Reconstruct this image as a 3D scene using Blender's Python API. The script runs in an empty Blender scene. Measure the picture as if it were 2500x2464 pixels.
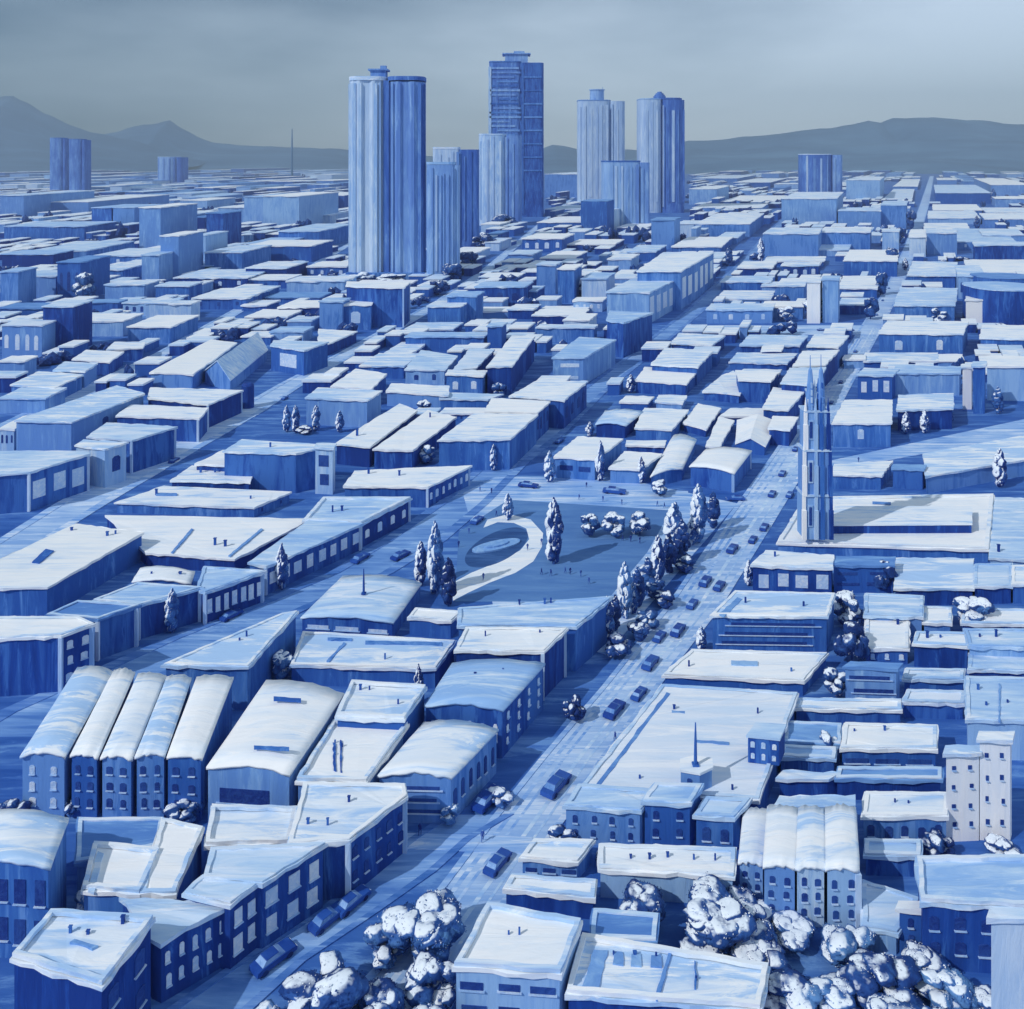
import bpy, bmesh, math, random
from mathutils import Vector, noise
R = math.radians
random.seed(7)
scene = bpy.context.scene
C = scene.collection

# ---------------------------------------------------------------- camera, light, exposure
H, F, VH, PX = 100.0, 2200.0, 395.0, 1250.0
cam_d = bpy.data.cameras.new('camera')
cam_d.sensor_width = 36; cam_d.lens = F / 2500 * 36
cam_d.shift_y = -(1232 - VH) / 2500
cam_d.clip_start = 1; cam_d.clip_end = 40000
cam = bpy.data.objects.new('camera', cam_d); C.objects.link(cam)
cam.location = (0, 0, H); cam.rotation_euler = (R(90), 0, 0)
scene.camera = cam

SUN_EL, SUN_AZ = R(38), R(-55)          # azimuth measured from the direction behind the camera, negative = left
sd = Vector((math.cos(SUN_EL) * math.sin(SUN_AZ), -math.cos(SUN_EL) * math.cos(SUN_AZ), math.sin(SUN_EL)))
sun_d = bpy.data.lights.new('sun', 'SUN'); sun_d.energy = 2.95; sun_d.angle = R(0.5); sun_d.color = (1, .97, .92)
sun = bpy.data.objects.new('sun', sun_d); C.objects.link(sun)
sun.rotation_euler = sd.to_track_quat('Z', 'Y').to_euler()

world = bpy.data.worlds.new("World"); scene.world = world; world.use_nodes = True
nt = world.node_tree; nt.nodes.clear()
N = nt.nodes.new; L = nt.links.new
out = N('ShaderNodeOutputWorld')
sky = N('ShaderNodeTexSky'); sky.sky_type = 'NISHITA'; sky.sun_disc = False
sky.sun_elevation = SUN_EL; sky.sun_rotation = math.atan2(sd.x, sd.y); sky.altitude = 100; sky.air_density = 1; sky.dust_density = 2
tn = N('ShaderNodeMix'); tn.data_type = 'RGBA'; tn.blend_type = 'MULTIPLY'; tn.inputs[0].default_value = 1; L(sky.outputs[0], tn.inputs[6]); tn.inputs[7].default_value = (.42, .66, 1.0, 1)
b1 = N('ShaderNodeBackground'); b1.inputs[1].default_value = .05; L(tn.outputs[2], b1.inputs[0])
# a veil of grey cloud, thicker on the left and brighter toward the upper right
tc = N('ShaderNodeTexCoord'); mp = N('ShaderNodeMapping'); mp.inputs[3].default_value = (1.6, 1, 6)
mp.inputs['Rotation'].default_value = (0, R(-14), 0)
nz = N('ShaderNodeTexNoise'); nz.inputs['Scale'].default_value = 1.5; nz.inputs['Detail'].default_value = 5; nz.inputs['Roughness'].default_value = .5
L(tc.outputs['Generated'], mp.inputs[0]); L(mp.outputs[0], nz.inputs[0])
sx = N('ShaderNodeSeparateXYZ'); L(tc.outputs['Generated'], sx.inputs[0])
ma = N('ShaderNodeMath'); ma.operation = 'MULTIPLY_ADD'; L(sx.outputs[0], ma.inputs[0]); ma.inputs[1].default_value = .62
L(nz.outputs[0], ma.inputs[2])
mz = N('ShaderNodeMath'); mz.operation = 'MULTIPLY_ADD'; L(sx.outputs[2], mz.inputs[0]); mz.inputs[1].default_value = -1.9; mz.inputs[2].default_value = .27
mc = N('ShaderNodeMath'); mc.operation = 'MAXIMUM'; L(mz.outputs[0], mc.inputs[0]); mc.inputs[1].default_value = -.1
ms = N('ShaderNodeMath'); L(ma.outputs[0], ms.inputs[0]); L(mc.outputs[0], ms.inputs[1])
cr = N('ShaderNodeValToRGB'); L(ms.outputs[0], cr.inputs[0])
e = cr.color_ramp.elements
e[0].position = .15; e[0].color = (.02, .04, .04, 1)
e[1].position = .9; e[1].color = (.62, .70, .75, 1)
m = e.new(.5); m.color = (.30, .355, .375, 1)
b2 = N('ShaderNodeBackground'); b2.inputs[1].default_value = 1.04; L(cr.outputs[0], b2.inputs[0])
ad = N('ShaderNodeAddShader'); L(b1.outputs[0], ad.inputs[0]); L(b2.outputs[0], ad.inputs[1]); L(ad.outputs[0], out.inputs[0])

scene.view_settings.view_transform = 'Standard'; scene.view_settings.look = 'None'
scene.view_settings.exposure = 0; scene.view_settings.gamma = 1
scene.render.engine = 'CYCLES'

# ---------------------------------------------------------------- materials (everything is brushed with uneven strokes)
def paint(name, cols, axis='x', scale=1.0, rough=.75, bump=.8, snow=None, vary=.25, freq=.5, dab=.11):
    def cob(c):
        r, g, b = c; k = min(1, r / .7); return (r * (.74 + .26 * k), g * (1.0 - .02 * k), b * (.95 + .03 * k))
    cols = [cob(c) for c in cols]
    m = bpy.data.materials.new(name); m.use_nodes = True
    t = m.node_tree; n = t.nodes; l = t.links.new
    bs = n['Principled BSDF']; bs.inputs['Roughness'].default_value = rough
    try: bs.inputs['Specular IOR Level'].default_value = .25
    except Exception: pass
    geo = n.new('ShaderNodeNewGeometry'); oi = n.new('ShaderNodeObjectInfo')
    mp = n.new('ShaderNodeMapping'); l(geo.outputs['Position'], mp.inputs[0])
    s = {'x': (.16, 1, .8), 'y': (1, .16, .8), 'z': (1, 1, .13), 'd': (.09, 1, 1), 'n': (.7, .7, .7)}[axis]
    mp.inputs[3].default_value = tuple(a * scale for a in s)
    if axis == 'd': mp.inputs[2].default_value = (0, 0, R(-58))
    nz = n.new('ShaderNodeTexNoise'); nz.inputs['Scale'].default_value = freq; nz.inputs['Detail'].default_value = 6
    nz.inputs['Roughness'].default_value = .62; nz.inputs['Distortion'].default_value = .8
    l(mp.outputs[0], nz.inputs[0])
    nb = n.new('ShaderNodeTexNoise'); nb.inputs['Scale'].default_value = .06 * scale; nb.inputs['Detail'].default_value = 3
    l(geo.outputs['Position'], nb.inputs[0])
    a = n.new('ShaderNodeMath'); a.operation = 'MULTIPLY_ADD'; l(nz.outputs[0], a.inputs[0]); a.inputs[1].default_value = .68
    b = n.new('ShaderNodeMath'); b.operation = 'MULTIPLY'; l(nb.outputs[0], b.inputs[0]); b.inputs[1].default_value = .32; l(b.outputs[0], a.inputs[2])
    c = n.new('ShaderNodeMath'); c.operation = 'MULTIPLY_ADD'; l(oi.outputs['Random'], c.inputs[0]); c.inputs[1].default_value = vary
    d = n.new('ShaderNodeMath'); d.operation = 'SUBTRACT'; l(a.outputs[0], d.inputs[0]); d.inputs[1].default_value = vary / 2
    l(d.outputs[0], c.inputs[2])
    mp2 = n.new('ShaderNodeMapping'); l(geo.outputs['Position'], mp2.inputs[0]); mp2.inputs[3].default_value = tuple(q * .42 for q in mp.inputs[3].default_value); mp2.inputs[2].default_value = mp.inputs[2].default_value
    n2 = n.new('ShaderNodeTexNoise'); n2.inputs['Scale'].default_value = freq * 1.3; n2.inputs['Detail'].default_value = 9; n2.inputs['Roughness'].default_value = .72; n2.inputs['Distortion'].default_value = 1.2; l(mp2.outputs[0], n2.inputs[0])
    mr = n.new('ShaderNodeMapRange'); l(n2.outputs[0], mr.inputs[0]); mr.inputs[1].default_value = .54; mr.inputs[2].default_value = .60; mr.inputs[3].default_value = -.035; mr.inputs[4].default_value = dab
    c2 = n.new('ShaderNodeMath'); c2.operation = 'ADD'; l(c.outputs[0], c2.inputs[0]); l(mr.outputs[0], c2.inputs[1]); c = c2
    r = n.new('ShaderNodeValToRGB'); l(c.outputs[0], r.inputs[0]); e = r.color_ramp.elements
    k = len(cols)
    e[0].position = .36; e[0].color = (*cols[0], 1); e[1].position = .64; e[1].color = (*cols[-1], 1)
    for i in range(1, k - 1):
        q = e.new(.36 + .28 * i / (k - 1)); q.color = (*cols[i], 1)
    col = r.outputs[0]
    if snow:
        dt = n.new('ShaderNodeVectorMath'); dt.operation = 'DOT_PRODUCT'; l(geo.outputs['Normal'], dt.inputs[0]); dt.inputs[1].default_value = snow[0]  # axis leaning left whitens sunlit sides along with the snowy tops
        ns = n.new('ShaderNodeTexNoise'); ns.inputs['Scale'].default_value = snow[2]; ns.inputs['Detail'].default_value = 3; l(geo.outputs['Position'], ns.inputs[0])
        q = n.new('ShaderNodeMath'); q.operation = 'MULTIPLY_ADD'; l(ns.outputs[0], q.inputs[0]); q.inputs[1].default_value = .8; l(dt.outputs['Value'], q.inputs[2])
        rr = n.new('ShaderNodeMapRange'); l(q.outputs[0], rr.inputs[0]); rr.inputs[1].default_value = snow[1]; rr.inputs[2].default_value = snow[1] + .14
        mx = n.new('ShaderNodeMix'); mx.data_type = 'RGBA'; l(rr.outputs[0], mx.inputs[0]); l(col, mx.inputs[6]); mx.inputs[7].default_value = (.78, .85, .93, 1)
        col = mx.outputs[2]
    l(col, bs.inputs['Base Color'])
    bp = n.new('ShaderNodeBump'); bp.inputs['Strength'].default_value = bump; bp.inputs['Distance'].default_value = .25
    l(nz.outputs[0], bp.inputs['Height']); l(bp.outputs[0], bs.inputs['Normal'])
    return m

M = {}
M['r0'] = paint('roof snow', [(.44, .59, .87), (.72, .81, .90), (.80, .86, .91), (.86, .89, .91)], 'x', .8, vary=.22)
M['r4'] = paint('trodden snow', [(.60, .71, .87), (.70, .78, .88), (.80, .85, .90)], 'd', .8, vary=0)
M['r1'] = paint('thin blue snow', [(.32, .47, .81), (.50, .64, .86), (.70, .79, .90)], 'x', .8, vary=.2)
M['r2'] = paint('bare blue roof', [(.11, .22, .58), (.17, .30, .66), (.25, .40, .73)], 'x', .8)
M['r3'] = paint('diagonal snow', [(.36, .50, .80), (.68, .77, .87), (.82, .86, .88)], 'd', .9, vary=.35)
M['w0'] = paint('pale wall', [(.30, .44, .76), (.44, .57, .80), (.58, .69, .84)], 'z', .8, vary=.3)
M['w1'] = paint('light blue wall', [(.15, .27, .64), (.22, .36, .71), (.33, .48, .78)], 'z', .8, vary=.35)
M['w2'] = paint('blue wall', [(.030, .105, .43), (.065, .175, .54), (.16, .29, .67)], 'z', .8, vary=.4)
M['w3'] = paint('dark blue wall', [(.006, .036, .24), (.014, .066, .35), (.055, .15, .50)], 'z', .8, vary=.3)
M['w4'] = paint('white wall', [(.78, .84, .90), (.88, .90, .91), (.91, .92, .90)], 'z', .8)
M['trim'] = paint('pale trim', [(.34, .48, .80), (.55, .66, .85)], 'z', 1.5)
M['dark'] = paint('dark pane', [(.010, .035, .23), (.03, .08, .34)], 'n', 3)
M['lit'] = paint('pale pane', [(.45, .58, .84), (.72, .80, .88)], 'n', 3)
M['road'] = paint('packed snow road', [(.26, .39, .74), (.44, .57, .84), (.62, .73, .90)], 'd', .8, vary=0)
M['road2'] = paint('shade toned road', [(.09, .19, .54), (.20, .33, .69), (.38, .52, .82)], 'd', .8, vary=0)  # darker copy of the road with the buildings' shade in its colour
M['walk'] = paint('snowy pavement', [(.17, .31, .72), (.38, .52, .83), (.64, .74, .90)], 'd', 1.0, vary=0)
M['ground'] = paint('ground', [(.022, .085, .37), (.055, .14, .47), (.16, .28, .62)], 'x', .5, vary=0, bump=.2)
M['walk2'] = paint('shaded pavement', [(.05, .14, .47), (.13, .24, .62), (.30, .44, .76)], 'd', 1.0, vary=0)  # darker pavement copy, street shade put into its colour
M['lawn'] = paint('frozen lawn', [(.085, .175, .46), (.11, .21, .50), (.15, .26, .55)], 'x', .6, vary=0, dab=.04)
M['pool'] = paint('dark pond ice', [(.02, .06, .22), (.035, .09, .28), (.07, .14, .38)], 'x', .8, vary=0)
M['fol'] = paint('snowy foliage', [(.010, .045, .22), (.035, .10, .36), (.13, .25, .55)], 'n', 1.2, snow=((-.42, -.12, .90), 1.13, .5), vary=.2)  # snow caps on top, left sides painted whiter as if sunlit
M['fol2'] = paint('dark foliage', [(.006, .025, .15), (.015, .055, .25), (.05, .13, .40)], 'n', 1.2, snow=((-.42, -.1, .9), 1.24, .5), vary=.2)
M['folp'] = paint('sunlit side foliage', [(.010, .04, .22), (.03, .09, .34), (.10, .21, .52)], 'n', 1.2, snow=((-.85, -.25, .35), .88, .7), vary=.2)  # white left half is sunlight painted into the crown colour
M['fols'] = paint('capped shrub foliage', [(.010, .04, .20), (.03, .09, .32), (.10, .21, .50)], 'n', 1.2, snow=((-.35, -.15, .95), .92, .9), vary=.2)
M['bark'] = paint('bark', [(.02, .06, .25), (.05, .10, .35)], 'z', 3)
M['car'] = paint('car paint', [(.014, .05, .30), (.03, .09, .40)], 'n', 1, rough=.4, bump=.05, vary=.6)
M['glass'] = paint('car glass', [(.12, .22, .55), (.32, .45, .78)], 'n', 2, rough=.2, bump=0)
M['tyre'] = paint('tyre', [(.01, .02, .12), (.02, .05, .2)], 'n', 2)
M['cloth'] = paint('coat', [(.012, .03, .22), (.05, .10, .40)], 'n', 2, vary=.6)
M['skin'] = paint('face', [(.20, .28, .55), (.3, .4, .65)], 'n', 2)
M['hill'] = paint('far hill', [(.055, .11, .24), (.085, .15, .30), (.13, .21, .37)], 'x', .02, vary=.1, bump=.1, freq=.3, dab=.03)
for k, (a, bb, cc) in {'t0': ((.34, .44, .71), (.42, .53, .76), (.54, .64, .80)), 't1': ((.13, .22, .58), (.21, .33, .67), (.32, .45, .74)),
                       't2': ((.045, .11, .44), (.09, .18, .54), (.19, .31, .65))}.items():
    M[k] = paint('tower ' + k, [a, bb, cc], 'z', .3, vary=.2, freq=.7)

# ---------------------------------------------------------------- helpers
def up(px, py, z=0.0):
    D = (H - z) * F / (py - VH)
    return Vector(((px - PX) / F * D, D, z))
def link(o, parent=None):
    C.objects.link(o)
    if parent: o.parent = parent
    return o
def mesh(name, verts, faces, mat, parent=None, smooth=False):
    me = bpy.data.meshes.new(name); me.from_pydata([tuple(v) for v in verts], [], faces); me.update()
    me.materials.append(mat)
    if smooth:
        for p in me.polygons: p.use_smooth = True
    return link(bpy.data.objects.new(name, me), parent)
def tag(o, label=None, cat=None, group=None, kind=None):
    if label: o['label'] = label
    if cat: o['category'] = cat
    if group: o['group'] = group
    if kind: o['kind'] = kind
    return o
def empty(name, loc, rz=0):
    o = bpy.data.objects.new(name, None); o.location = loc; o.rotation_euler = (0, 0, rz); o.empty_display_size = 1
    return link(o)
class MB:
    def __init__(s): s.v, s.f = [], []
    def add(s, vs, fs):
        k = len(s.v); s.v += [Vector(v) for v in vs]; s.f += [tuple(i + k for i in f) for f in fs]
    def prism(s, poly, z0, z1):
        n = len(poly)
        s.add([(p[0], p[1], z0) for p in poly] + [(p[0], p[1], z1) for p in poly],
              [tuple(range(n - 1, -1, -1)), tuple(range(n, 2 * n))] + [(i, (i + 1) % n, (i + 1) % n + n, i + n) for i in range(n)])
    def box(s, c, d, rz=0):
        ca, sa = math.cos(rz), math.sin(rz)
        q = [(c[0] + x * d[0] / 2 * ca - y * d[1] / 2 * sa, c[1] + x * d[0] / 2 * sa + y * d[1] / 2 * ca) for x, y in ((-1, -1), (1, -1), (1, 1), (-1, 1))]
        s.prism(q, c[2] - d[2] / 2, c[2] + d[2] / 2)
    def tube(s, pts, rad, n=8):
        rings = []
        for i, p in enumerate(pts):
            p = Vector(p); d = Vector(pts[min(i + 1, len(pts) - 1)]) - Vector(pts[max(i - 1, 0)])
            q = d.to_track_quat('Z', 'Y')
            rings.append([p + q @ Vector((math.cos(a) * rad[i], math.sin(a) * rad[i], 0)) for a in [2 * math.pi * j / n for j in range(n)]])
        vs = [v for r in rings for v in r]; fs = []
        for i in range(len(pts) - 1):
            for j in range(n): fs.append((i * n + j, i * n + (j + 1) % n, (i + 1) * n + (j + 1) % n, (i + 1) * n + j))
        fs += [tuple(range(n - 1, -1, -1)), tuple((len(pts) - 1) * n + j for j in range(n))]
        s.add(vs, fs)
    def build(s, name, mat, parent=None, smooth=False): return mesh(name, s.v, s.f, mat, parent, smooth)

def grow(poly, d):
    """offset a ccw polygon outward by d"""
    n = len(poly); res = []
    for i in range(n):
        a, b, c = Vector(poly[i - 1][:2]), Vector(poly[i][:2]), Vector(poly[(i + 1) % n][:2])
        e1, e2 = (b - a).normalized(), (c - b).normalized()
        n1, n2 = Vector((e1.y, -e1.x)), Vector((e2.y, -e2.x))
        k = 1 + n1.dot(n2)
        off = (n1 + n2) * (d / max(k, .35))
        res.append(b + off)
    return res
def wobble(poly, seg, amp, rnd):
    res = []
    n = len(poly)
    for i in range(n):
        a, b = Vector(poly[i][:2]), Vector(poly[(i + 1) % n][:2])
        k = max(1, min(14, int((b - a).length / seg)))
        for j in range(k):
            p = a.lerp(b, j / k)
            if j: p += Vector((rnd.uniform(-amp, amp), rnd.uniform(-amp, amp)))
            res.append(p)
    return res

def add_windows(root, A, Bp, z0, z1, cols, rows, tone, near, wf=.38, hf=.5, shape='o'):
    A, Bp = Vector(A[:2]), Vector(Bp[:2]); d = Bp - A; Ln = d.length
    if Ln < 1: return
    u = d / Ln; nrm = Vector((u.y, -u.x))
    cw, ch = Ln / cols, (z1 - z0) / rows
    w, h = cw * wf, ch * hf
    if tone in 'dl' and shape == 'o': w = min(w, h * .75)
    for i in range(cols):
        for j in range(rows):
            c = A + u * (cw * (i + .5) + random.uniform(-.06, .06) * cw); z = z0 + ch * (j + .5) + random.uniform(-.05, .05) * ch
            ww, hh = w * random.uniform(.85, 1.15) / 2, h * random.uniform(.88, 1.1) / 2
            pts = []
            prof = [(-1, -1), (.95, -1), (1, .7), (.5, 1), (-.5, 1), (-1, .75)] if shape == 'o' else [(-1, -1), (1, -1), (1, 1), (-1, 1)]
            for (a, bz) in prof: pts.append((c + u * a * ww, z + bz * hh))
            vs = [(p.x + nrm.x * .09, p.y + nrm.y * .09, zz) for p, zz in pts] + [(p.x - nrm.x * .05, p.y - nrm.y * .05, zz) for p, zz in pts]
            n = len(pts)
            fs = [tuple(range(n))] + [(k, k + n, (k + 1) % n + n, (k + 1) % n) for k in range(n)]
            win = mesh('window', vs, fs, M['dark' if tone == 'd' else 'lit'], root)
            if near:
                sb = MB(); sc = c + nrm * .14
                sb.box((sc.x, sc.y, z - hh - .08), (ww * 2.3, .28, .12), math.atan2(u.y, u.x))
                sb.build('sill', M['trim'], win)

def chimney(parent, p, s, tone='w3'):
    k = random.uniform(.55, 1.25); wv = random.uniform(.35, .6); b = MB(); b.box((p.x, p.y, p.z + s * .75 * k), (s * wv, s * wv * .8, s * 1.5 * k))
    if wv > .45: b.box((p.x, p.y, p.z + s * 1.5 * k + .06 * s), (s * wv * 1.4, s * wv * 1.2, s * .12))
    return b.build('chimney', M[tone], parent)

FOOTP = []
CATS = {'town_house': 'house', 'warehouse': 'warehouse', 'office_building': 'office building', 'shop_building': 'shop', 'apartment_block': 'apartment block', 'hall_building': 'hall', 'city_block': 'building', 'garage_building': 'garage', 'tower_block': 'tower'}
def building(name, label, pts, base, opts='', cat=None):
    """pts: roof corners FL, FR, ..., BL in photo pixels; base: photo row where the lowest front corner's wall meets level z0"""
    T = opts.split(); z0 = 0; h = None; wall, roof, kind = 'w2', 'r0', 'flat'; wins = []; chim = []; pil = False
    for t in T:
        if t[0] == 'z' and t[1:].isdigit(): z0 = int(t[1:])
        elif t[0] == 'h' and t[1:].replace('.', '').isdigit(): h = float(t[1:])
        elif t in ('w0', 'w1', 'w2', 'w3', 'w4', 't0', 't1', 't2'): wall = t
        elif t in ('r0', 'r1', 'r2', 'r3', 'r4'): roof = t
        elif t in ('arch', 'par', 'gable', 'round'): kind = t
        elif t == 'P': pil = True
        elif t[0] in 'FR' and 'x' in t:
            a, b = t[1:].split('x'); tone = b[1]; wins.append((t[0], int(a), int(b[0]), tone, b[2:] or 'o'))
        elif t[0] == 'c' and ',' in t: chim = [tuple(map(float, q.split(','))) for q in t[1:].split(';')]
    P = [(pts[i], pts[i + 1]) for i in range(0, len(pts), 2)]
    fv = P[0][1] if abs(P[0][1] - P[1][1]) < 60 else P[0][1]
    fv = max(P[0][1], P[1][1]) if kind != 'round' else P[0][1]
    if h is None:
        D = (H - z0) * F / (base - VH); h = H - (fv - VH) * D / F
    h = max(h, 2.6)
    poly = [up(x, y, h) for x, y in P]
    cen = sum((Vector((p.x, p.y, 0)) for p in poly), Vector()) / len(poly)
    near = cen.y < 210
    rnd = random.Random(int(cen.x * 13 + cen.y * 7))
    root = empty(name, (cen.x, cen.y, 0)); tag(root, label, cat or CATS.get(name, name.replace('_', ' ')))
    L2 = [(p.x - cen.x, p.y - cen.y) for p in poly]
    if kind == 'round':
        xs = [p[0] for p in L2]; ys = [p[1] for p in L2]
        rx, ry = (max(xs) - min(xs)) / 2, max((max(ys) - min(ys)) / 2, (max(xs) - min(xs)) * .3)
        cx, cy = (max(xs) + min(xs)) / 2, (max(ys) + min(ys)) / 2
        L2 = [(cx + rx * math.copysign(abs(math.cos(a)) ** .75, math.cos(a)), cy + ry * math.copysign(abs(math.sin(a)) ** .75, math.sin(a))) for a in [2 * math.pi * (i + .5) / 24 for i in range(24)]]
    FOOTP.append([(p.x, p.y) for p in poly])
    sc = cen.y / 250.0
    if kind in ('arch', 'gable') and len(L2) == 4:
        fl, fr, br, bl = [Vector(p) for p in L2]
        w = (fr - fl).length; a = min(w * .11, .85) if kind == 'arch' else w * .28
        n = 10 if kind == 'arch' else 2; prof = []
        for i in range(n + 1):
            t = i / n; prof.append((t, a * (math.sin(math.pi * t) if kind == 'arch' else (1 - abs(2 * t - 1)))))
        vs, fs = [], []
        for (t, dz) in prof:
            for q in (fl.lerp(fr, t), bl.lerp(br, t)):
                vs += [(q.x, q.y, 0), (q.x, q.y, h + dz)]
        for i in range(n):
            k = 4 * i; fs += [(k, k + 4, k + 5, k + 1), (k + 2, k + 3, k + 7, k + 6), (k + 1, k + 5, k + 7, k + 3)]
        fs += [(0, 1, 3, 2), (4 * n, 4 * n + 2, 4 * n + 3, 4 * n + 1)]
        mesh('wall', vs, fs, M[wall], root)
        G = grow(L2, .25 * min(sc, 2) + .1); fl, fr, br, bl = G
        vs, fs = [], []; th = .45; K = 6
        for (t, dz) in prof:
            for j in range(K + 1):
                q = fl.lerp(fr, t).lerp(bl.lerp(br, t), j / K)
                jz = rnd.uniform(-.1, .1) * min(sc, 1.5)
                if j in (0, K): q = q + Vector((0, rnd.uniform(-.25, .25)))
                vs += [(q.x, q.y, h + dz + .04), (q.x, q.y, h + dz + th + jz)]
        rw = 2 * (K + 1)
        for i in range(n):
            for j in range(K):
                k = i * rw + 2 * j
                fs += [(k + 1, k + rw + 1, k + rw + 3, k + 3), (k, k + 2, k + rw + 2, k + rw)]
            k = i * rw; fs += [(k, k + rw, k + rw + 1, k + 1)]
            k = i * rw + 2 * K; fs += [(k, k + 1, k + rw + 1, k + rw)]
        for j in range(K):
            k = 2 * j; fs.append((k, k + 1, k + 3, k + 2)); k = n * rw + 2 * j; fs.append((k, k + 2, k + 3, k + 1))
        rf = mesh('roof', vs, fs, M[roof], root, smooth=(kind == 'arch'))
    else:
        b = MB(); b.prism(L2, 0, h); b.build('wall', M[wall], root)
        g = grow(L2, .3 + .14 * min(sc, 3)) if kind != 'round' else [(x * 1.02, y * 1.02) for x, y in L2]
        ww = wobble(g, 1.5 * max(1, sc), .2 * max(1, min(sc, 4)), rnd)
        b = MB(); th = .4 + .12 * min(sc, 4); k = len(ww); lip = .28 * max(1, min(sc, 3)) if kind != 'round' else 0
        b.add([(p[0], p[1], h + .03 - (rnd.random() ** 2) * lip) for p in ww] + [(p[0], p[1], h + th + rnd.uniform(-.12, .1)) for p in ww], [tuple(range(k, 2 * k))] + [(i, (i + 1) % k, (i + 1) % k + k, i + k) for i in range(k)])
        rf = b.build('roof', M[roof], root)
        mind = min((Vector(L2[i]) - Vector(L2[(i + 1) % len(L2)])).length for i in range(len(L2)))
        if (kind == 'par' or (kind == 'flat' and near)) and mind > 2.2:
            rr0 = random.Random(5); L3 = wobble(L2, 1.3, .12, rnd); inn = [(q.x, q.y) for q in grow(L3, -(.4 if near else .8))]; o = grow(L3, .16); n = len(L3); hh = h + th + (.5 if kind == 'par' else .22)
            vs = [(p[0], p[1], h + th + .01) for p in o] + [(p[0], p[1], hh) for p in o] + [(p[0], p[1], hh) for p in inn] + [(p[0], p[1], h + th + .01) for p in inn]
            fs = []
            for i in range(n):
                j = (i + 1) % n
                for k in range(3): fs.append((k * n + i, k * n + j, (k + 1) * n + j, (k + 1) * n + i))
            mesh('parapet', vs, fs, M['r0' if roof in ('r0', 'r3') else 'r1'], rf)
    for (side, cols, rows, tone, shp) in wins:
        i = 0 if side == 'F' else 1
        A, Bq = L2[i], L2[(i + 1) % len(L2)]
        top = h - (.5 if h > 5 else .3)
        add_windows(root, A, Bq, min(1.2, h * .15), top, cols, rows, tone, near and cols * rows < 14, *( (.7, .3, 's') if shp == 'b' else (.55, .62, 's') if shp == 's' else (.22, .22, 's') if shp == 't' else (.4, .5, 'o')))
    if pil:
        for i in (1, 2 if len(L2) > 2 else 1):
            q = L2[i]; b = MB(); b.box((q[0] - .1, q[1] - .1, h / 2), (.7 * max(1, sc * .6), .7 * max(1, sc * .6), h - .05)); b.build('pilaster', M['trim'], root)
    for (x, y) in chim:
        p = up(x, y, h); p.x -= cen.x; p.y -= cen.y; p.z = h + .3
        chimney(rf, p, max(.6, min(1.5, sc * 1.1)))
    return root, h

def box_block(label, x0, x1, vt, vr, vb, tone, extra='', name='city_block'):
    """far block from its front face in photo pixels, with sides running along the street grid"""
    def vp(x): return 1250 + max(0, min(1, x / 2200)) * 1020
    k = (vr - vt) / (vr - VH)
    k = min(k, .5)
    a, b = x0 + (vp(x0) - x0) * k, x1 + (vp(x0) - x1) * k
    vt2 = vr - k * (vr - VH)
    return building(name, label, [x0, vr, x1, vr, b, vt2, a, vt2], vb, tone + ' ' + extra)

# ================================================================ setting
GS = 14000
g = mesh('ground', [(-GS, -800, 0), (GS, -800, 0), (GS, 12500, 0), (-GS, 12500, 0)], [(0, 1, 2, 3)], M['ground']); tag(g, kind='structure')
LAY = [0.0]
def sheet(name, pxpoly, mat, kind='structure', z=None, label=None, cat=None):
    LAY[0] += .004; zz = z if z is not None else .02 + LAY[0]
    P = [up(x, y, 0) for x, y in pxpoly]
    me_v = [(p.x, p.y, zz) for p in P] + [(p.x, p.y, 0) for p in P]; n = len(P)
    o = mesh(name, me_v, [tuple(range(n))] + [(i, i + n, (i + 1) % n + n, (i + 1) % n) for i in range(n)], M[mat])
    o.data.update(); bm = bmesh.new(); bm.from_mesh(o.data); bmesh.ops.recalc_face_normals(bm, faces=bm.faces); bm.to_mesh(o.data); bm.free()
    tag(o, label, cat, kind=kind); return o
def street(name, lr, mat, wmat='walk', pave=.35):
    """lr: rows (v, xleft, xright); pavement strips on both sides with a real kerb step"""
    left = [(l, v) for v, l, r in lr]; right = [(r, v) for v, l, r in lr]
    sheet(name, left + right[::-1], mat)
    for s in (0, 1):
        e = left if s == 0 else right
        o = [(x + (-1 if s == 0 else 1) * (r - l) * pave, v) for (x, v), (v2, l, r) in zip(e, lr)]
        sheet('pavement', e + o[::-1], wmat, z=.15 + LAY[0])

street('main_road', [(2620, 700, 960), (2464, 850, 1075), (2300, 990, 1160), (2160, 1095, 1250), (2000, 1215, 1365), (1850, 1335, 1465), (1680, 1480, 1595), (1480, 1640, 1750), (1280, 1775, 1875), (1150, 1868, 1955), (1000, 1970, 2040), (900, 2042, 2095), (800, 2105, 2150), (700, 2168, 2200), (600, 2212, 2238), (500, 2248, 2266), (430, 2271, 2279)], 'road', pave=.12)
MR = [(2620, 700, 960), (2464, 850, 1075), (2300, 990, 1160), (2160, 1095, 1250), (2000, 1215, 1365), (1850, 1335, 1465), (1680, 1480, 1595), (1480, 1640, 1750), (1280, 1775, 1875), (1150, 1868, 1955), (1000, 1970, 2040), (900, 2042, 2095), (800, 2105, 2150)]
for fa, fb in ((.12, .2), (.30, .36), (.58, .66), (.78, .83)):
    jj = [rnd_ for rnd_ in (random.uniform(-.02, .02) for _ in MR)]
    sheet('tyre_tracks', [(l + (r - l) * (fa + j), v) for (v, l, r), j in zip(MR, jj)] + [(l + (r - l) * (fb + j * .5), v) for (v, l, r), j in zip(MR, jj)][::-1], 'walk' if fa < .5 else 'r1')
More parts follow.
